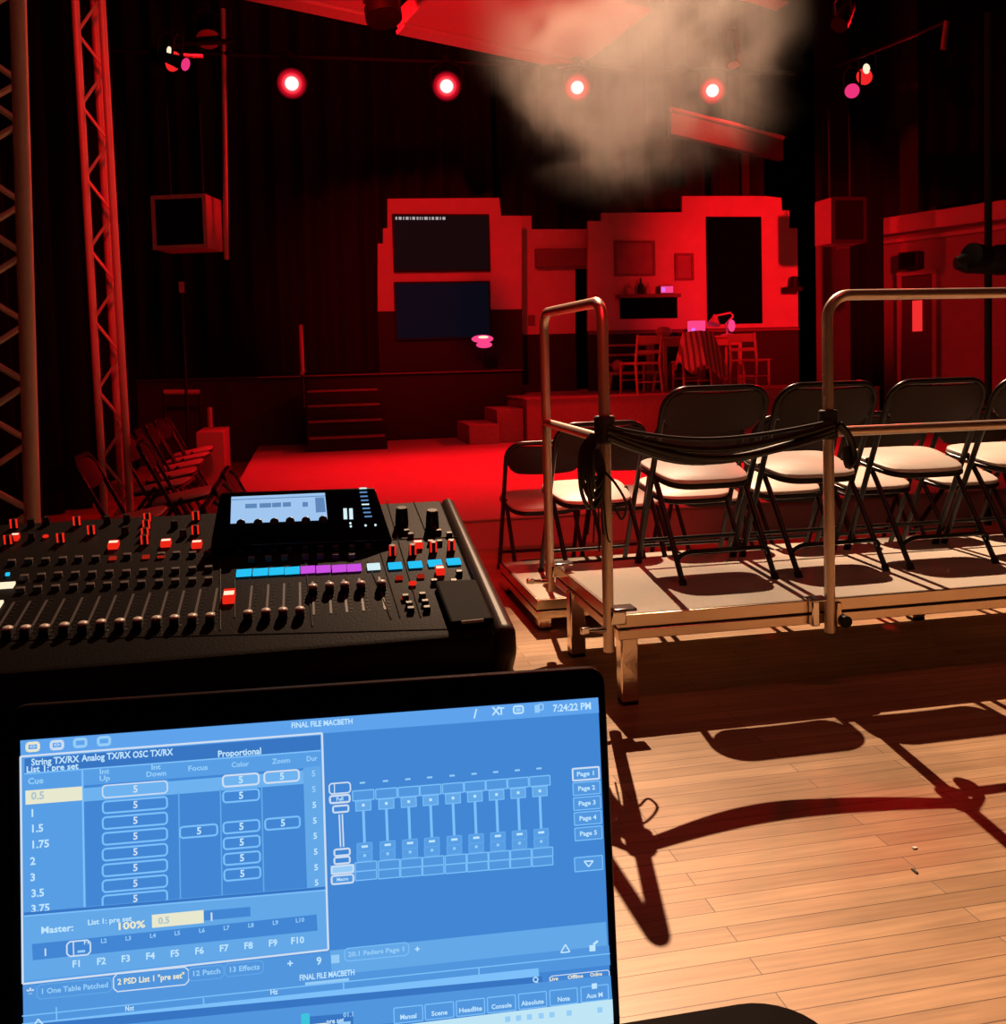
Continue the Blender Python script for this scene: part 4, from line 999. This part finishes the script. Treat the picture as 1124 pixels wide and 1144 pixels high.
for i, py in enumerate((870.5,888,922.5,940,957.5,975)): O(269.5+i*.35, py, 41, 14, 'white' if i == 0 else 'line', 2); T('5', 269.5+i*.35, py, 7.5)
for i, py in enumerate((866.5,918.5)): O(315+i, py, 40, 14, 'white' if i == 0 else 'line', 2); T('5', 315.5+i, py, 7.5)
for i, py in enumerate((863.5,881,898.5,916,933,950.5,968,985)): T('5', 350.5+i*.5, py, 6.5, 'text' if i > 1 else 'soft')
LNE((28,1019.5),(365,990.5),'dark',3)
Q([(28,1022),(365,993),(366,1058),(28,1094)], 'mid'); LNE((28,1022),(365,993),'line',1.5)
T('Master:', 65, 1036.5, 7, 'text', 33); T('List 1: pre set', 123.5, 1027, 5.5, 'text', 46); T('100%', 147, 1032.5, 7.5, 'ytext', 28)
Q([(228,1016),(280,1011.5),(280.5,1022),(228,1027)], 'base'); O(199.5, 1025, 55, 14, 'yellow', 2, 'yellow'); T('0.5', 184, 1027, 7, 'grey'); T('1', 237, 1023, 8.5, 'white')
Q([(37,1053),(354,1020),(355,1038),(38,1071)], 'base'); T('1', 52, 1062.5, 7.5, 'white')
O(89, 1057.5, 26, 17, 'white', 1.6); LNE((83,1049.5),(83.5,1066),'white',1.3); T('F1', 98, 1051, 4.5); R(92, 1061, 8, 2.5, 'soft')
for i in range(9): T('L%d' % (i+2), 117+27.3*i, 1049.5-2.9*i, 4.5, 'soft')
for i in range(10): T('F%d' % (i+1), 87+27.3*i, 1075-2.9*i, 7, 'text')
for a, b in (((24.5,844),(360,818)),((360,818),(367,1059)),((24.5,844),(27,1097)),((27,1097),(367,1059))): LNE(a, b, 'white', 2.2)
# right area
Q([(368,1060),(676,1028),(678.5,1062),(370,1098)], 'mid')
Q([(27,1099),(369,1061),(372,1098),(28,1136)], 'low')
Q([(28,1124),(679.5,1054),(681,1076),(28,1146)], 'low')
fx = [406,431.6,456.5,480.8,505.7,530,554,578,602]
for i, x in enumerate(fx):
    y = 887-i*2.1
    R(x, y, 24, 13, 'low'); O(x, y, 25, 12, 'line', 1.2, rd=.05); O(x, y+11.5, 18, 12, 'line', 1, 'mid', rd=.05); R(x, y+11, 3, 3, 'text')
    LNE((x,y+17),(x+1.5,y+55),'line',3)
    yy = y+62; O(x+1.5, yy-4, 18, 11, 'mid', 1, 'panel'); O(x+1.5, yy+6, 18, 11, 'mid', 1, 'panel'); R(x+1.5, yy-5, 7, 2.5, 'text'); R(x+1.5, yy+5, 3, 3, 'soft')
    O(x+3, yy+17, 25, 11, 'line', 1.2, 'low', .05); O(x+3, yy+27, 25, 11, 'line', 1.2, 'low', .05); R(x-1, y-14, 6, 2, 'soft')
O(380, 878, 25, 13, 'white', 1.6); LNE((374,872),(374,884),'white',1.2); O(380, 890, 24, 10, 'white', 2.2); T('Full', 380, 890, 4); O(381, 901, 19, 9, 'white', 2); 
LNE((381,907),(382.5,943),'white',5); LNE((381,907),(382.5,943),'low',2)
O(382.5, 949, 19, 9, 'white', 2); O(382.5, 958, 19, 9, 'white', 2); O(383, 968, 26, 10, 'white', 2, 'soft'); O(383, 979, 26, 11, 'white', 2, 'low'); T('Macro', 383, 979, 3.5)
for i, py in enumerate((862,878,894.5,911,928)):
    O(653+i*.7, py, 33, 15.5, 'white' if i == 0 else 'line', 2 if i == 0 else 1.2, 'low', .1); T('Page %d' % (i+1), 653+i*.7, py, 5, 'text', 20)
O(656, 961.5, 34, 17, 'line', 1.2, 'low', .1); LNE((651,959),(656,965),'text'); LNE((661,958.5),(656,965),'text'); LNE((651,959),(661,958.5),'text')
# tabs
T('*', 37, 1107, 12, 'white'); O(86, 1099.5, 78, 16, 'mid', 1); T('1 One Table Patched', 86, 1099.5, 5.5, 'soft', 68)
O(171, 1089.5, 80, 20, 'white', 1.3); T('2 PSD List 1 "pre set"', 171, 1089, 6, 'ytext', 70)
O(232, 1082.5, 38, 15, 'mid', 1); T('12 Patch', 232, 1082, 5.5, 'soft', 29); O(274, 1077.5, 42, 15, 'mid', 1); T('13 Effects', 274, 1077.5, 5.5, 'soft', 32)
T('+', 325, 1072.5, 8); T('9', 357, 1069.5, 8); O(375, 1067, 9, 9, 'soft', 3, 'soft')
T('FINAL FILE MACBETH', 366, 1085, 6, 'text', 60); R(366, 1092, 48, 3, 'soft')
O(421, 1059, 72, 15, 'line', 1); T('20.1 Faders Page 1', 421, 1059, 5, 'soft', 62); T('+', 466, 1056.5, 7)
for a, b in (((625,1060),(630,1051)),((635,1059),(630,1051)),((625,1060),(635,1059))): LNE(a, b, 'text')
R(660, 1055, 7, 7, 'text'); LNE((661,1051),(666,1047),'text',2.5)
LNE((28,1130),(679.5,1061),'line',1.3); T('Not', 147, 1121.5, 5.5, 'text', 9); T('Hz', 307, 1103.5, 5.5, 'text', 8)
for x, y in ((66,1126),(229,1116),(384,1098),(534,1082)): LNE((x,y-6),(x+.5,y+8),'line',1.5)
Q([(28,1138),(600,1077),(601,1086),(28,1147)], 'line'); Q([(28,1139.5),(604,1086),(605,1095),(28,1150)], 'dark')
T('Q', 597, 1090, 6); O(646, 1087, 70, 10, 'white', 1); T('Live', 617, 1089, 4, 'ytext', 10); T('Offline', 641, 1086.5, 4, 'ytext', 18); T('Online', 664, 1084, 4, 'ytext', 14)
for a, b in (((41,1141),(46,1133)),((52,1140),(46,1133)),((41,1141),(52,1140))): LNE(a, b, 'text')
Q([(28,1150),(680,1085),(682,1112),(28,1180)], 'low')
for i, (st, w) in enumerate((('Manual',18),('Scene',18),('Headlite',26),('Console',23),('Absolute',26),('Note',14),('Aux M',19))):
    x, y = 456+34.4*i, 1128-3.9*i; O(x, y, 33, 18, 'line', 1.2, 'low', .1); T(st, x, y+2.5, 5, 'text', w)
O(662, 1096.5, 6, 6, 'text', 2, 'text')
R(342, 1136, 9, 18, 'cyan'); Q([(347,1130),(395,1126),(395,1150),(347,1154)], 'dark'); T('pre set', 375, 1135, 5.5, 'text', 19); T('01.1', 390, 1128, 5, 'soft', 11); R(356, 1142, 18, 8, 'yellow'); R(385, 1140, 14, 8, 'soft')
Q([(230,1166),(682,1111),(683.3,1138),(230,1190)], 'task')
for x in (566,578,590,603,615,634,668): R(x, 1136-(x-566)*.1-3, 6, 6, 'soft')
LNE((469,1144),(479,1143),'dark',4)
sb_.build('screen', sm, lid, smooth=False)

# ------------------------------------------------------------------ floor bits
t = atz(1022,948,0); tag(MB().box((t.x,t.y,.002), (.012,.008,.003)).build('paper_scrap', M['white']), 'tiny white paper scrap lying on the warm-lit wooden floor', 'scrap')
tag(MB().box((atz(1022,974,0).x,atz(1022,974,0).y,.002), (.006,.02,.003)).build('floor_crumb', M['black']), 'tiny dark crumb on the floor beside the paper scrap', 'crumb')

# ------------------------------------------------------------------ smoke
def smoke():
    m = bpy.data.materials.new('drifting_smoke'); m.use_nodes = True; nt = m.node_tree; L = nt.links.new; N = nt.nodes.new
    nt.nodes.remove(nt.nodes['Principled BSDF']); tc = N('ShaderNodeTexCoord')
    dv = N('ShaderNodeVectorMath'); dv.operation = 'DIVIDE'; dv.inputs[1].default_value = SR; L(tc.outputs['Object'], dv.inputs[0])
    nz = N('ShaderNodeTexNoise'); nz.inputs['Scale'].default_value = 1.9; nz.inputs['Detail'].default_value = 5; nz.inputs['Roughness'].default_value = .58; nz.inputs['Distortion'].default_value = .6; L(tc.outputs['Object'], nz.inputs['Vector'])
    ln = N('ShaderNodeVectorMath'); ln.operation = 'LENGTH'; L(dv.outputs[0], ln.inputs[0])
    a = N('ShaderNodeMath'); a.operation = 'MULTIPLY_ADD'; a.inputs[1].default_value = 2.6; a.inputs[2].default_value = -1.3; L(nz.outputs['Fac'], a.inputs[0])
    b = N('ShaderNodeMath'); b.operation = 'SUBTRACT'; L(a.outputs[0], b.inputs[0]); L(ln.outputs['Value'], b.inputs[1])
    r = N('ShaderNodeMapRange'); r.interpolation_type = 'SMOOTHSTEP'; r.inputs[1].default_value = -.95; r.inputs[2].default_value = -.05; r.inputs[3].default_value = 0; r.inputs[4].default_value = SMD; L(b.outputs[0], r.inputs[0])
    ed = N('ShaderNodeMapRange'); ed.interpolation_type = 'SMOOTHSTEP'; ed.inputs[1].default_value = 1.0; ed.inputs[2].default_value = .5; ed.inputs[3].default_value = 0; ed.inputs[4].default_value = 1; L(ln.outputs['Value'], ed.inputs[0])
    fd = N('ShaderNodeMath'); fd.operation = 'MULTIPLY'; L(r.outputs[0], fd.inputs[0]); L(ed.outputs[0], fd.inputs[1])
    v = N('ShaderNodeVolumeScatter'); v.inputs['Color'].default_value = (.95,.86,.79,1); v.inputs['Anisotropy'].default_value = .2; L(fd.outputs[0], v.inputs['Density'])
    L(v.outputs[0], nt.nodes['Material Output'].inputs['Volume']); return m
SR = (1.2, .9, 1.05); SMD = .72
sc_ = CAM + ray(712, 48)*5.9
mb = MB(); mb.sphere(Vector(), 1, SR, 32, 20)
o = mb.build('smoke_cloud', smoke()); o.location = sc_
tag(o, 'drifting cloud of pale stage smoke caught in the warm light at the top', 'smoke', kind='stuff')

# ------------------------------------------------------------------ light
def spot(name, loc, aim, power, col, size, blend, rad=.05):
    l = bpy.data.lights.new(name, 'SPOT'); l.energy = power; l.color = col; l.spot_size = radians(size); l.spot_blend = blend; l.shadow_soft_size = rad
    o = bpy.data.objects.new(name, l); COL.objects.link(o); o.location = loc; o.rotation_euler = (Vector(aim)-Vector(loc)).to_track_quat('-Z','Y').to_euler(); return o
WARM = (1, .63, .39); RED = (1, .004, .009)
spot('warm_profile_light', (3.2,12.8,11.5), (2.2,2.8,0), 21500, WARM, 17.5, .5, .045)
spot('warm_console_fill', (3.4,12.8,11.4), (.05,1.68,.95), 8500, WARM, 7.5, 1, .08)  # added warm fill for the console, no lamp of its own seen
for x in (-.03, 1.81, 3.45, 5.24):
    spot('red_lamp_light', (x,11.6,4.45), (x*.9+.3,9.2,0), 450, RED, 56, .8, .12)
spot('red_overhead_light', (2.2,9.8,6.5), (2.4,9.9,.2), 1380, RED, 66, .8, .3)
spot('red_front_light', (-.5,5.0,6.2), (1.7,13.5,2.3), 2000, RED, 32, .9, .15)
spot('red_front_light', (6.4,5.0,3.3), (6.7,13.4,2.4), 3600, RED, 32, .9, .15)
spot('red_side_light', (7.4,10.8,4.7), (-1.2,8.3,1.2), 1300, RED, 80, .7, .12)
spot('red_side_light', (-1.4,11.4,4.7), (8.0,9.5,2.0), 1300, RED, 60, .7, .12)
spot('red_panel_fill', (2.0,8.6,2.2), (2.2,10.2,5), 260, RED, 100, .9, .2)  # unseen fill added to redden the ceiling panels
spot('red_front_light', (.2,-1.5,6.0), (1.0,6.0,.3), 1500, RED, 22, .9, .12)
spot('red_front_light', (.3,-1.5,6.0), (-1.2,6.2,2.6), 1500, RED, 20, .9, .12)  # red fill added for the left trusses
hl = bpy.data.lights.new('reddish_fill_light', 'POINT'); hl.energy = 110; hl.color = (1, .1, .085); hl.shadow_soft_size = .4  # unseen reddish fill added to lift the foreground shadows
ho = bpy.data.objects.new('reddish_fill_light', hl); COL.objects.link(ho); ho.location = (1.7,1.0,6.8)
w = bpy.data.worlds.new('dark_hall'); SC.world = w; w.use_nodes = True
w.node_tree.nodes['Background'].inputs[0].default_value = (.5,.25,.2,1); w.node_tree.nodes['Background'].inputs[1].default_value = .004
